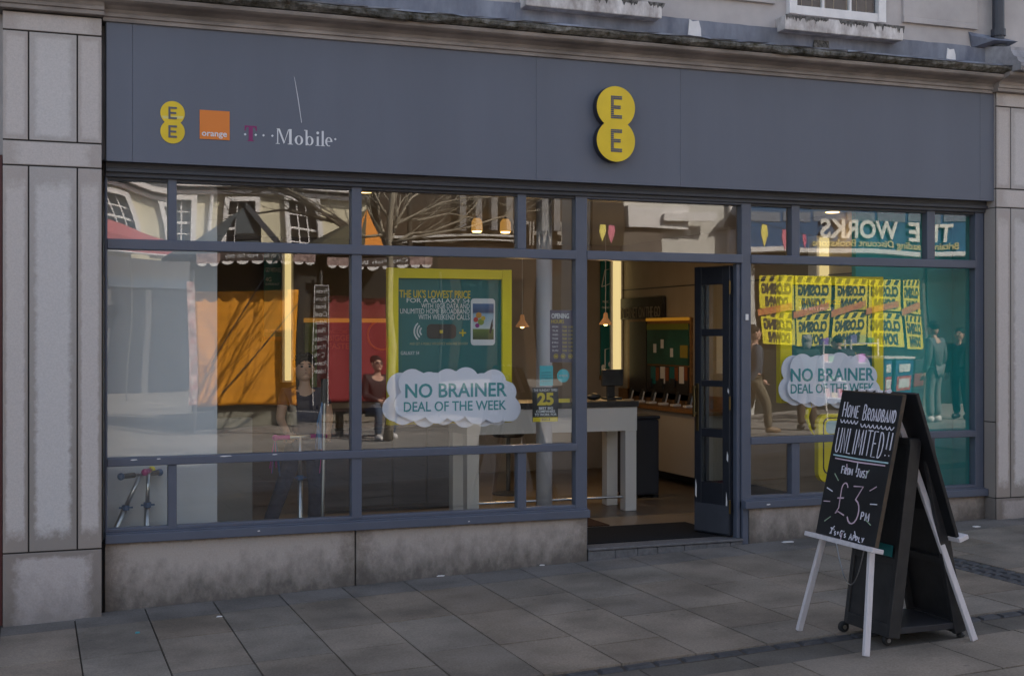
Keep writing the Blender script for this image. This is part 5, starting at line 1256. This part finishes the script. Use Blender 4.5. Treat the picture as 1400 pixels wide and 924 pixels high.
# brown-fronted block behind the tree
bb, bw, bx0, bx1, by = block('dark brown clad building across the street, mirrored behind the bare tree', 520, 806, 34, 10, BROWN)
for py, h_ in ((322, 3), (329, 2)): vbox('pale_band', mat('pale band', (.5, .48, .46), .7), bw, 521, py, 712, py + h_, 34, 0, .2)
for k, px in enumerate((622, 645, 668, 690, 735, 752)): vbox('fin', mat('grey fin', (.20, .19, .19), .8), bw, px, 262, px + 9, 318, 34, .0, .35)
vtext('lettering', 'THE WHITE', mat('pale sign letters', (.30, .27, .24), .7), bw, 702, 304, 792, 337, 33.9, bold=.01, th=.05)
for k in range(5): vbox('window', DGLASS, bw, 526 + k * 52, 380, 562 + k * 52, 560, 34, .0, .05)
# pale block across from the door
pb_, pw, p0x, p1x, py_ = block('pale rendered building across the street, mirrored over the doorway', 808, 1019, 14.1, 8.6, CREAM2, 1.5)
vbox('cladding', BROWN, pw, 806, 240, 846, 560, 14.1, .0, .12); vbox('sign_panel', MT['white'], pw, 850, 283, 938, 313, 14.1, .0, .2)
vbox('sign_panel', MT['white'], pw, 902, 293, 968, 304, 14.1, .21, .3); vbox('cladding', mat('grey brown cladding', (.13, .105, .09), .8), pw, 846, 314, 903, 372, 14.1, .0, .1)
MB().add([V(978, 311, 13.95), V(1003, 311, 13.95), V(1003, 300, 13.95), V(994, 290, 13.95)], [(3, 2, 1, 0)]).build('shade_flap', GREYR, pw)
vbox('door', BROWN, pw, 868, 400, 935, 590, 14.1, .0, .05); vbox('pilaster', MT['white'], pw, 991, 270, 1010, 580, 14.1, .0, .1)
# bookshop
DB = 14
BLUE = mat('blue fascia', (.02, .085, .20), .5)
kb, kw, kx0, kx1, ky = block('discount bookshop with a blue fascia and white lettering, mirrored in the right window', 1020, 1500, DB, 9.0, mat('shop brick', (.16, .12, .10), .85, noise=.3, nscale=6), 6)
vbox('fascia_board', BLUE, kb, 1022, 286, 1420, 343, DB - .5, -.45, .0)
vbox('fascia_edge', MT['white'], kb, 1022, 342, 1420, 348, DB - .55, -.45, .0); vbox('fascia_edge', mat('grey edge', (.3, .32, .36), .6), kb, 1022, 279, 1420, 286, DB - .5, -.45, .03)
for k in range(9): vbox('fascia_panel', mat('grey blue panel', (.16, .19, .25), .6), kb, 1024 + k * 44, 290, 1064 + k * 44, 303, DB - .5, .001, .012)
LW = mat('white letters', (.75, .73, .68), .5); LY = mat('yellow letters', (.62, .52, .22), .6)
vtext('lettering', 'WORKS', LW, kb, 1120, 301, 1229, 327, DB - .52, bold=.025, th=.04)
vtext('lettering', 'THE', LW, kb, 1243, 305, 1301, 330, DB - .52, bold=.025, th=.04)
vtext('lettering', "Britain's Leading Discount Bookstore", LY, kb, 1110, 329, 1311, 342, DB - .52, bold=.01, th=.03)
vbox('shop_window', mat('dark shop interior', (.014, .018, .018), .25, .5), kb, 1024, 350, 1262, 572, DB, .0, .03)
vbox('shop_window', mat('dark shop interior right', (.014, .018, .018), .25, .5), kb, 1268, 350, 1420, 572, DB, .0, .03)
vbox('fascia_edge', mat('shop post', (.5, .5, .48), .6), kb, 1022, 349, 1030, 580, DB, .03, .1)
YEL, HAZ = mat('yellow poster', (.74, .64, .02), .6), mat('black poster ink', (.02, .02, .018), .7)
PG = 'closing down posters in the bookshop window'
def cposter(px0, px1, py0, py1, D):
    x0, x1, z0, z1, y = tobox(px0, py0, px1, py1, D)
    t = thing('poster', ((x0 + x1) / 2, y, z0), 'yellow closing down poster with black capitals in the bookshop window, mirrored in the right pane', 'poster', PG)
    box('sheet', YEL, t, x0, x1, y, y + .008, z0, z1); h = z1 - z0; w_ = x1 - x0
    text('lettering', 'CLOSING', HAZ, t, x0 + w_ * .07, x1 - w_ * .07, z0 + h * .44, z0 + h * .78, y + .008, bold=.06, th=.004, face=1)
    text('lettering', 'DOWN!', HAZ, t, x0 + w_ * .17, x1 - w_ * .17, z0 + h * .05, z0 + h * .39, y + .008, bold=.06, th=.004, face=1)
    mb = MB(); n = 4
    for k in range(n):
        a = x0 + w_ * (k + .1) / n; q = w_ / n
        mb.add([(a, y + .0095, z0 + h * .82), (a + q * .5, y + .0095, z0 + h * .82), (a + q * .8, y + .0095, z1 - .01), (a + q * .3, y + .0095, z1 - .01)], [(3, 2, 1, 0)])
    mb.build('hazard_stripe', HAZ, t)
xs5 = [1040, 1088, 1139, 1187, 1237]
for k, px in enumerate(xs5):
    for r_ in (0, 1):
        y0 = 377 + k * 1.6 + r_ * 48; cposter(px, px + (46 if k < 4 else 22), y0, y0 + 45, DB - .12)
tp_ = mat('orange tape', (.56, .30, .06), .6, noise=.6, nscale=18, col2=(.5, .08, .04))
for k, px in enumerate(xs5):
    x0, x1, z0, z1, y = tobox(px - 3, 422, px + (44 if k < 4 else 22), 431, DB - .16); dz = .16
    mb = MB(); mb.add([(x0, y, z0 - dz * .2), (x1, y, z0 + dz), (x1, y, z1 + dz), (x0, y, z1 - dz * .2), (x0, y - .01, z0 - dz * .2), (x1, y - .01, z0 + dz), (x1, y - .01, z1 + dz), (x0, y - .01, z1 - dz * .2)], [(3, 2, 1, 0), (4, 5, 6, 7), (0, 1, 5, 4), (2, 3, 7, 6)])
    tag(mb.build('warning_tape', tp_), 'orange printed tape stretched across the yellow closing down posters', 'tape', 'tapes across the posters')
# book bins and racks before the shop
for k, (px0, px1, lab) in enumerate(((1208, 1218, 'blue book bin with red and white price cards, left of its twin outside the bookshop'), (1222, 1246, 'wide blue book bin with red and white price cards outside the bookshop'))):
    D_ = 11.2; x0, x1, z0, z1, y = tobox(px0, 490, px1, 536, D_); g0 = gz(x0, y)
    t = thing('book_bin', ((x0 + x1) / 2, y, g0), lab, 'book bin'); box('body', BLUE, t, x0, x1, y - .5, y, g0 + .05, z1, bevel=.01)
    box('rim', MT['white'], t, x0 - .02, x1 + .02, y - .52, y + .02, z1, z1 + .04); w_ = x1 - x0
    box('price_card', mat('red card', (.5, .03, .02), .6), t, x0 + w_ * .1, x1 - w_ * .1, y + .002, y + .012, z0 + .05, z0 + (z1 - z0) * .5); box('price_card', MT['white'], t, x0 + w_ * .2, x1 - w_ * .2, y + .013, y + .018, z0 + .1, z0 + (z1 - z0) * .42); box('price_card', MT['white'], t, x0 + w_ * .2, x1 - w_ * .2, y + .002, y + .01, z0 + (z1 - z0) * .62, z0 + (z1 - z0) * .85)
    for cx_ in (x0 + .06, x1 - .06): MB().tube([(cx_, y - .25, g0 + .001), (cx_, y - .25, g0 + .06)], .03, 10).build('caster', MT['rubber'], t)
for k, (px0, px1, lab) in enumerate(((1128, 1158, 'white wire card rack, left of two outside the bookshop'), (1166, 1200, 'white wire card rack loaded with bright toys outside the bookshop'))):
    D_ = 11.6; x0, x1, z0, z1, y = tobox(px0, 465, px1, 560, D_); g0 = gz(x0, y); t = thing('display_rack', ((x0 + x1) / 2, y, g0), lab, 'rack')
    for xx in (x0, x1): MB().tube([(xx, y, g0), (xx, y, z1)], .018, 8).build('upright', MT['white'], t)
    for j in range(4):
        zz = z0 + (z1 - z0) * (.15 + .26 * j); MB().box(x0, x1, y - .3, y + .02, zz, zz + .02).build('shelf', MT['white'], t)
        for q in range(3):
            xx = x0 + (x1 - x0) * (q + .5) / 3; r = random.Random(k * 17 + j * 3 + q); MB().box(xx - .07, xx + .07, y - .2, y - .05, zz + .021, zz + r.uniform(.1, .2)).build('pack', mat('pack', (r.uniform(.05, .6), r.uniform(.05, .5), r.uniform(.05, .5)), .6), t, bevel=.01)
cr_ = thing('book_crate', V(1254, 520, 11.5), 'dark crate stack of books beside the wide blue bin', 'crate'); x0, x1, z0, z1, y = tobox(1248, 470, 1262, 545, 11.5)
for j in range(4): box('crate', [MT['wood'], MT['navy'], mat('red crate', (.25, .04, .03), .6), MT['navy']][j], cr_, x0, x1, y - .4, y, gz(x0, y) + .01 + j * .28, gz(x0, y) + .27 + j * .28, bevel=.01)

# fish stall with scalloped awning
DS = 15.0
st_ = thing('market_stall', (V(340, 457, DS).x, .1 - DS, -.15), 'fish market stall with a grey gabled canopy, printed scalloped valance and orange side sheet', 'market stall')
ORT, RDT, GRC = mat('orange tarpaulin', (.70, .275, .006), .6, noise2=.12, n2scale=1.5, bump=.12, bscale=9, stretch=(.3, 1, 9)), mat('red tarpaulin', (.20, .012, .018), .6, bump=.12, bscale=9, stretch=(.3, 1, 9)), mat('grey canvas', (.085, .10, .115), .85, noise=.15, nscale=2)
y = .1 - DS
ap, l_, r_ = V(335, 284, DS + 1.1), V(238, 345, DS), V(432, 345, DS); bk = -2.6
ridge = Vector((ap.x, y - 1.2, ap.z))
def vpoly(pts, D): return [(V(a, b, D).x, V(a, b, D).z) for a, b in pts]
MB().prism(vpoly([(322, 336), (357, 336), (357, 314), (335, 284), (322, 298)], DS + .4), y - .43, y - .40).build('gable_panel', GRC, st_)
MB().prism(vpoly([(244, 342), (299, 336), (322, 300), (335, 284), (318, 295)], DS + .5), y - .60, y - .50).build('canopy_slope', GRC, st_)
top_z = V(335, 345, DS).z; MB().box(l_.x, r_.x, y - 2.4, y - .05, top_z - .02, top_z + .03).build('canopy_roof', GRC, st_)
g2 = V(335, 284, DS + .4); MB().bar(g2, V(388, 345, DS + .2), .10, .07).build('gable_rail', MT['dark'], st_)
vbox('vent_louvre', MT['black'], st_, 323, 322, 356, 330, DS + .4, .001, .03)
def valance(px0, px1, py0, py1, D, par, seed, txt=None, n=None, edge=None):
    x0, x1, z0, z1, y = tobox(px0, py0, px1, py1, D); n = n or max(2, int((px1 - px0) / 17)); dx = (x1 - x0) / n; sc_r = dx * .40
    zt, zm = z1, z0 + sc_r * .62
    pts = [(x0, zt), (x0, zm)]
    for k in range(n):
        for q in range(7):
            t = math.pi * q / 6; pts.append((x0 + dx * (k + .5) - sc_r * math.cos(t) * 1.05, zm - sc_r * .62 * math.sin(t)))
        if k < n - 1: pts.append((x0 + dx * (k + 1), zm))
    pts += [(x1, zm), (x1, zt)]
    cloth = MB().prism(pts, y - .012, y).build('valance', mat('printed valance', (.10, .055, .05), .8, noise=.8, nscale=14, col2=(.42, .30, .28)) if not txt else mat('dark valance', (.07, .05, .045), .85, noise=.3, nscale=6), par)
    ed = MB()
    for k in range(n):
        c = x0 + dx * (k + .5); o_ = [(c - sc_r * math.cos(math.pi * q / 6), zm - .005 - sc_r * .6 * math.sin(math.pi * q / 6)) for q in range(7)]
        ed.prism(o_, y + .002, y + .007)
    tag(ed.build('scallop_trim', MT['white'], cloth))
    if txt: text('lettering', txt, MT['offwhite'], cloth, x0 + (x1 - x0) * .06, x1 - (x1 - x0) * .04, zm + .03, zt - .05, y + .002, th=.006, face=1)
    return cloth
valance(270, 302, 345, 362, DS, st_, 1); valance(302, 398, 344, 362, DS, st_, 2, 'City Fish Bar  fresh fish daily'); valance(398, 430, 345, 363, DS, st_, 3)
def tarp(px0, px1, py0, py1, D, m, par, name='side_sheet'):
    x0, x1, z0, z1, y = tobox(px0, py0, px1, py1, D); n, k = 26, 30; mb = MB()
    for j in range(k + 1):
        for i in range(n + 1): mb.v.append((x0 + (x1 - x0) * i / n, y + .004 * math.sin(j * 2.6) + .012 * math.sin(i * .5 + j * .1), z0 + (z1 - z0) * j / k))
    for j in range(k):
        for i in range(n): a = j * (n + 1) + i; mb.f.append([a, a + n + 1, a + n + 2, a + 1]); mb.m.append(0)
    o = mb.build(name, m, par, smooth=True); s = o.modifiers.new('thick', 'SOLIDIFY'); s.thickness = .012; return o
tarp(267, 406, 397, 555, DS + .62, ORT, st_); vbox('painted_shade', mat('shade black', (.02, .018, .016), .95), st_, 262, 340, 408, 399, DS + .66, -.04, -.02)  # black sheet above the orange one paints the shade under the valance
for px in (266,): 
    p = V(px, 457, DS + .3); MB().tube([(p.x, p.y, gz(p.x, p.y)), (p.x, p.y, 2.9)], .03, 8).build('post', MT['steel'], st_)
vbox('back_wall', MT['black'], st_, 262, 350, 440, 560, DS + 2.2, -.1, .0); vbox('side_cloth', mat('dark cloth', (.03, .028, .025), .9), st_, 407, 352, 432, 560, DS + 1.0, -.05, .0)
vbox('counter', mat('stall counter', (.22, .21, .17), .7), st_, 296, 556, 405, 584, DS + .75, -.5, .0)
# ropes over the orange sheet cast its slanting shadows
for (x0, y0, x1, y1) in ((286, 500, 380, 345), (300, 540, 420, 400)):
    a, d = V(x0, y0, DS + .45), V(x1, y1, DS - .1); MB().tube([a, (a + d) / 2 + Vector((0, 0, -.05)), d], .012, 6).build('rope', MT['dark'], st_)
# second stall
st2 = thing('market_stall', (V(520, 457, DS).x, .1 - DS - .4, -.15), 'market stall with an orange and olive striped canopy and a red side sheet', 'market stall')
D2 = DS + .5; l_, r_, ap = V(424, 340, D2), V(548, 346, D2), V(505, 285, D2 + 1.2); y2 = .1 - D2; rg = Vector((ap.x, y2 - 1.3, ap.z))
olive = mat('olive canvas', (.07, .065, .04), .9); orc = mat('orange canvas', (.62, .22, .03), .85)
n = 10; mb = MB()
fl_, fr_ = l_, r_
for k in range(n):
    a, d = fl_.lerp(fr_, k / n), fl_.lerp(fr_, (k + 1) / n); mb.mi = 1 if k in (4, 6, 7, 8) else 0; mb.poly([a, d, rg])
mb.mi = 0; bl_, br_ = Vector((l_.x, y2 - 2.8, l_.z)), Vector((r_.x, y2 - 2.8, r_.z)); mb.poly([r_, br_, rg]); mb.poly([br_, bl_, rg]); mb.poly([bl_, l_, rg])
mb.build('canopy', [olive, orc], st2); valance(447, 478, 352, 367, D2, st2, 5, n=2); valance(478, 560, 351, 368, D2, st2, 6, 'City Fish Bar'); valance(560, 592, 352, 369, D2, st2, 7, n=2)
tarp(441, 534, 407, 546, D2 + .65, RDT, st2); vbox('back_wall', mat('stall shade black', (.02, .018, .016), .95), st2, 436, 345, 600, 560, D2 + 1.3, -.04, .0); vbox('counter', mat('stall base', (.20, .17, .14), .8), st2, 440, 547, 540, 574, D2 + .9, -.3, .0)  # black stall back puts the shade above the red sheet into colour
for px in (438, 602): p = V(px, 457, D2 + .3); MB().tube([(p.x, p.y, gz(p.x, p.y)), (p.x, p.y, 2.9)], .03, 8).build('post', MT['steel'], st2)
# photo banner and menu board on the stall front
x0, x1, z0, z1, y = tobox(257, 383, 268, 553, DS - .1); t = thing('photo_banner', ((x0 + x1) / 2, y, z0), 'tall narrow banner of small fish pictures hanging at the left corner of the fish stall', 'banner')
box('cloth', mat('fish pictures', (.62, .58, .55), .6, noise=1, nscale=9, col2=(.40, .10, .08), noise2=.6, n2scale=5), t, x0, x1, y, y + .012, z0, z1)
x0, x1, z0, z1, y = tobox(428, 392, 449, 553, DS - .15); t = thing('menu_board', ((x0 + x1) / 2, y, z0), 'tall narrow black menu board with white handwriting on the fish stall', 'menu board')
box('board', MT['black'], t, x0, x1, y, y + .02, z0, z1); mb = MB(); mb.box(x0, x0 + .012, y + .02, y + .024, z0, z1).box(x1 - .012, x1, y + .02, y + .024, z0, z1).box(x0, x1, y + .0205, y + .0245, z1 - .012, z1).build('border', MT['offwhite'], t)
for k, wd_ in enumerate(('Fresh', 'from', 'boat', 'Cod', 'Haddock', 'Plaice', 'Skate', 'Mussels', 'Crab', 'Prawns', 'Lobster')):
    zz = z1 - .16 - k * .145; w_ = (x1 - x0); text('lettering', wd_, MT['offwhite'], t, x0 + w_ * .12, x1 - w_ * (.12 + .06 * (k % 3)), zz, zz + .085, y + .022, th=.004, face=1)
# bench and seated man
pbn = V(490, 575, 12.6); gzb = gz(pbn.x, pbn.y); t = thing('bench', (pbn.x, pbn.y, gzb), 'dark bench on the sunlit paving before the fish stall, a man sitting on it', 'bench')
x0, x1 = V(448, 560, 12.6).x, V(548, 560, 12.6).x
box('seat', MT['darkwood'], t, x0, x1, pbn.y - .22, pbn.y + .2, gzb + .42, gzb + .47)
for xx in (x0 + .18, x1 - .25): 
    for yy in (pbn.y - .18, pbn.y + .13): box('leg', MT['darkwood'], t, xx, xx + .06, yy, yy + .06, gzb, gzb + .419)
DKJ = mat('black jacket', (.014, .013, .014), .7, .4); 
pm = V(511, 560, 12.45)
def shades(t, W, body, hd_, fw, rt, up, k): MB().box(-.038 * k, .038 * k, .050 * k, .060 * k, -.004 * k, .012 * k, Matrix.Translation(hd_) @ Matrix((rt, fw, up)).transposed().to_4x4()).build('sunglasses', MT['black'], body, bevel=.004)
person('man in dark clothes and sunglasses sitting on the bench, mirrored beside the yellow poster frame', (pm.x, pm.y, gz(pm.x, pm.y) - .02), R(-12), 1.76,
       dict(pel=(0, 0, .305), spine=(0, .01, .40), chest=(0, .02, .53), neck=(0, .035, .62), jaw=(0, .055, .668), head=(0, .05, .722), crown=(0, .045, .756),
            shL=(-.108, .02, .585), elL=(-.13, .02, .42), wrL=(-.05, .16, .375), shR=(.108, .02, .585), elR=(.13, .02, .42), wrR=(.05, .17, .385),
            hipL=(-.055, .02, .295), knL=(-.09, .26, .295), anL=(-.08, .26, .045), toeL=(-.09, .355, .018), hipR=(.055, .02, .295), knR=(.08, .26, .30), anR=(.06, .28, .045), toeR=(.06, .375, .018)),
       dict(skin=SKIN2, hair=HAIRB, legs=mat('blue jeans', (.045, .065, .11), .85), top=DKJ, shoe=MT['white']), extra=shades)
# passers-by
GLEATH = mat('shiny grey leather', (.10, .115, .12), .28, .6); GTROU = mat('grey trousers', (.16, .17, .17), .7)
p = V(1277, 580, 10.2); person('man in a shiny grey jacket standing with his back turned, mirrored against the teal panel', (p.x, p.y, gz(p.x, p.y)), R(162), 1.88,
       dict(wrL=(-.09, .06, .50), elL=(-.15, -.02, .62), head=(0, .02, .935), crown=(0, .01, .968), jaw=(0, .03, .885)), dict(skin=SKIN2, hair=HAIRB, legs=GTROU, top=GLEATH, thick=.018, shoe=MT['white']))
p = V(1313, 580, 10.6); person('person in a dark coat beyond the man in the grey jacket', (p.x, p.y, gz(p.x, p.y)), R(60), 1.72, dict(), dict(skin=SKIN2, hair=HAIRB, legs=DKJ, top=DKJ, thick=.02, shoe=MT['black']))
p = V(1103, 582, 9.9); person('woman with grey hair in a dark teal coat, mirrored in the framed teal poster', (p.x, p.y, gz(p.x, p.y)), R(200), 1.66, dict(), dict(skin=SKIN2, hair=mat('grey hair', (.34, .32, .30), .8), legs=mat('brown trousers', (.10, .07, .05), .8), top=mat('dark teal coat', (.02, .05, .055), .8), thick=.03, topname='coat', shoe=MT['black']), female=True)
p = V(1036, 578, 9.6); person('man striding in khaki trousers, mirrored at the left edge of the right window', (p.x - .1, p.y, gz(p.x, p.y)), R(-75), 1.80,
       dict(knL=(-.055, .13, .29), anL=(-.055, .16, .05), toeL=(-.055, .25, .03), knR=(.055, .0, .28), anR=(.055, -.16, .07), toeR=(.055, -.08, .018), wrL=(-.13, -.08, .50), wrR=(.13, .12, .50)), dict(skin=SKIN2, hair=HAIRB, legs=mat('khaki', (.13, .11, .075), .85), top=mat('blue grey top', (.045, .065, .10), .8), shoe=mat('tan shoe', (.25, .17, .10), .6)))
p = V(1170, 572, 10.6); person('person in a dark coat bending to the racks, mirrored in the framed teal poster', (p.x, p.y, gz(p.x, p.y)), R(150), 1.70, dict(spine=(0, .03, .62), chest=(0, .09, .72), neck=(0, .16, .79), jaw=(0, .19, .83), head=(0, .20, .88), crown=(0, .20, .91), shL=(-.1, .1, .76), shR=(.1, .1, .76), elL=(-.12, .16, .6), elR=(.12, .16, .6), wrL=(-.11, .24, .5), wrR=(.11, .24, .5)), dict(skin=SKIN2, hair=HAIRB, legs=DKJ, top=mat('navy coat', (.02, .025, .04), .8), thick=.02, shoe=MT['black']))
# bunting strung over the street
BC = [(.70, .60, .15), (.55, .16, .22), (.62, .45, .08), (.5, .12, .2)]
mbp = [mat('bunting %s' % n, c, .8) for n, c in zip(('yellow', 'pink', 'amber', 'rose'), BC)]
def bunting(label, p0, p1, flags, w_, h_):
    a, d = V(*p0), V(*p1); t = thing('bunting', a, label, 'bunting')
    MB().tube([a, (a + d) / 2 - Vector((0, 0, .03)), d], .006, 5).build('cord', MT['dark'], t); ux = (d - a).normalized()
    for k, (q, sc_) in enumerate(flags):
        c = a.lerp(d, q); c.z -= .03 * 4 * q * (1 - q) + .004; w, h = w_ * sc_, h_ * sc_
        f = [c - ux * w * .75, c + ux * w * .75, c + ux * w + Vector((0, .01, -h * .4)), c + Vector((0, .02, -h)), c - ux * w + Vector((0, .01, -h * .4))]
        MB().add(f + [p - Vector((0, .012, 0)) for p in f], [(0, 4, 3, 2, 1), (5, 6, 7, 8, 9)] + [(i_, (i_ + 1) % 5, (i_ + 1) % 5 + 5, i_ + 5) for i_ in range(5)]).build('pennant', mbp[k % 4], t)
bunting('string of yellow and pink pennants before the bookshop fascia', (1030, 303, 10.5), (1112, 322, 12.5), ((.14, 1), (.47, 1.0), (.69, .72), (.84, .68)), .17, .40)
bunting('string of small dim pennants before the brown cladding, mirrored over the doorway', (806, 303, 13), (850, 308, 13.4), ((.35, 1), (.6, 1.1)), .09, .30)
# bare trees
BARK = mat('pale bark', (.33, .29, .23), .9, .1, noise=.4, nscale=14, stretch=(1, 1, .3), bump=.4, bscale=20); BARK2 = mat('dark bark', (.10, .085, .07), .9, .1, noise=.3, nscale=14)
def tree(label, px, D, base_r, limbs, m, top_py, seed, twigs=3, main=True):
    r = random.Random(seed); b = V(px, 457, D); g0 = gz(b.x, b.y); top = V(px, top_py, D)
    t = thing('bare_tree', (b.x, b.y, g0), label, 'tree'); pts = []; k = 9
    for i in range(k + 1):
        z = g0 + (top.z - g0) * i / k; pts.append(Vector((b.x + r.uniform(-.04, .04), b.y + r.uniform(-.04, .04), z)))
    tk = MB().tube(pts, [base_r * (1 - .55 * i / k) for i in range(k + 1)], 10).build('trunk', m, t, smooth=True)
    cnt = [0]
    def grow(p, d, l, rad, depth, mb):
        n = 6; P_ = [p]; q = p.copy(); dd = d.copy()
        for i in range(n):
            dd = (dd + Vector((r.uniform(-.22, .22), r.uniform(-.22, .22), r.uniform(-.14, .2)))).normalized(); q = q + dd * l / n; P_.append(q.copy())
        mb.tube(P_, [rad * (1 - .72 * i / n) for i in range(n + 1)], 6 if depth else 5)
        if depth > 0:
            for c in range(twigs):
                i = r.randrange(2, n + 1); nd_ = (dd + Vector((r.uniform(-.9, .9), r.uniform(-.7, .7), r.uniform(-.3, .7)))).normalized()
                grow(P_[i], nd_, l * r.uniform(.4, .62), rad * .42, depth - 1, mb)
    for limb in limbs:
        Ls = [V(*q) for q in limb]; mb = MB(); n = len(Ls); rad = base_r * (.34 if main else .5)
        mb.tube(Ls, [rad * (1 - .7 * i / (n - 1)) for i in range(n)], 7)
        for i in range(1, n):
            for c in range(2):
                d = (Ls[i] - Ls[i - 1]).normalized(); d = (d + Vector((r.uniform(-.8, .8), r.uniform(-.5, .5), r.uniform(-.5, .8)))).normalized(); grow(Ls[i].lerp(Ls[i - 1], r.random() * .7), d, r.uniform(.5, 1.1), rad * .34, 1, mb)
        mb.build('branch', m, t, smooth=True)
    # unseen upper crown carries on
    mb = MB()
    for c in range(9 if main else 2):
        a = r.uniform(0, 6.3); grow(pts[r.randrange(6, 10)], Vector((math.cos(a) * .7, math.sin(a) * .7, .8)).normalized(), r.uniform(1.2, 2.2), base_r * .4, 2, mb)
    mb.build('crown', m, t, smooth=True)
TD = 11.5
tree('pale barked bare tree whose trunk is mirrored at the left of the middle top pane', 534, TD, .085,
     [[(534, 312, TD), (548, 292, TD), (560, 272, TD), (575, 262, TD + .3), (592, 262, TD + .4)], [(534, 300, TD), (522, 284, TD), (512, 264, TD - .1), (505, 250, TD)],
      [(534, 334, TD), (560, 318, TD + .2), (590, 316, TD + .3), (628, 302, TD + .4), (648, 282, TD + .4), (655, 268, TD + .5)], [(534, 308, TD), (570, 292, TD + .5), (600, 278, TD + .8), (635, 270, TD + 1), (680, 268, TD + 1)],
      [(534, 330, TD), (575, 322, TD - .2), (640, 312, TD - .2), (690, 296, TD), (712, 284, TD)], [(534, 318, TD), (500, 322, TD + .2), (470, 300, TD + .3), (440, 280, TD + .4), (400, 262, TD + .5)],
      [(534, 300, TD), (575, 300, TD + .8), (612, 292, TD + 1), (650, 300, TD + 1.2)]], BARK, 215, 4)
tree('darker bare tree to the left whose boughs cross the mirrored cream house', 560, 17.5, .085,
     [[(560, 345, 17.5), (490, 322, 17.2), (455, 300, 17), (428, 278, 17), (398, 262, 17), (360, 252, 17)], [(560, 338, 17.5), (480, 305, 17.2), (440, 288, 17), (405, 278, 17), (360, 272, 17), (300, 262, 17)],
      [(470, 303, 17.1), (430, 296, 17), (390, 290, 17), (350, 296, 17), (310, 292, 17)], [(440, 288, 17), (400, 268, 17), (370, 260, 17.2), (330, 268, 17)]], BARK2, 200, 8, 3, False)

# scraps of litter along the wall
for k, (px, py, dx, dy) in enumerate(((588, 779, .03, .008), (597, 783, .012, .01), (188, 865, .014, .012), (300, 843, .02, .007), (1077, 741, .05, .02), (1190, 748, .03, .012), (735, 770, .02, .008), (1335, 720, .03, .02))):
    u = (px - 700) / F; v = (457 - py) / F; ddx, ddy = c_ * u + s_, -s_ * u + c_; Z = (-.2165 + .0352 * CAM.x - CAM.z) / (v - .0352 * ddx); x, y = CAM.x + ddx * Z, CAM.y + ddy * Z; y = min(y, -.03); z = ground(x, y)
    r = random.Random(k); o = MB().prism([(x - dx, z + .001), (x + dx * .8, z + .001), (x + dx, z + .006), (x - dx * .5, z + .008)], y - dy, y + dy).build('litter', MT['white' if k != 2 else 'tealtext'])
    tag(o, 'small pale scrap of litter lying on the pavement by the shop' if k != 2 else 'small green scrap of litter on the pavement near the left pilaster', 'litter', 'scraps of litter')

for k, (px, py, w_, h_) in enumerate(((178, 629, .05, .006), (214, 627.5, .03, .005), (300, 624, .09, .006), (372, 621.5, .04, .005), (1048, 690, .04, .008), (352, 726, .02, .006), (640, 713, .016, .006), (700, 609, .03, .004))):
    p = P(px, py, -.0135 if py < 640 else -.0645); MB().prism([(p.x, p.z), (p.x + w_ * .4, p.z - h_ * .4), (p.x + w_, p.z + h_ * .2), (p.x + w_ * .8, p.z + h_), (p.x + w_ * .2, p.z + h_ * .9)], p.y, p.y + .003).build('chipped_paint', MT['white'], bpy.data.objects['display_window' if px < 900 else 'display_window.001'])
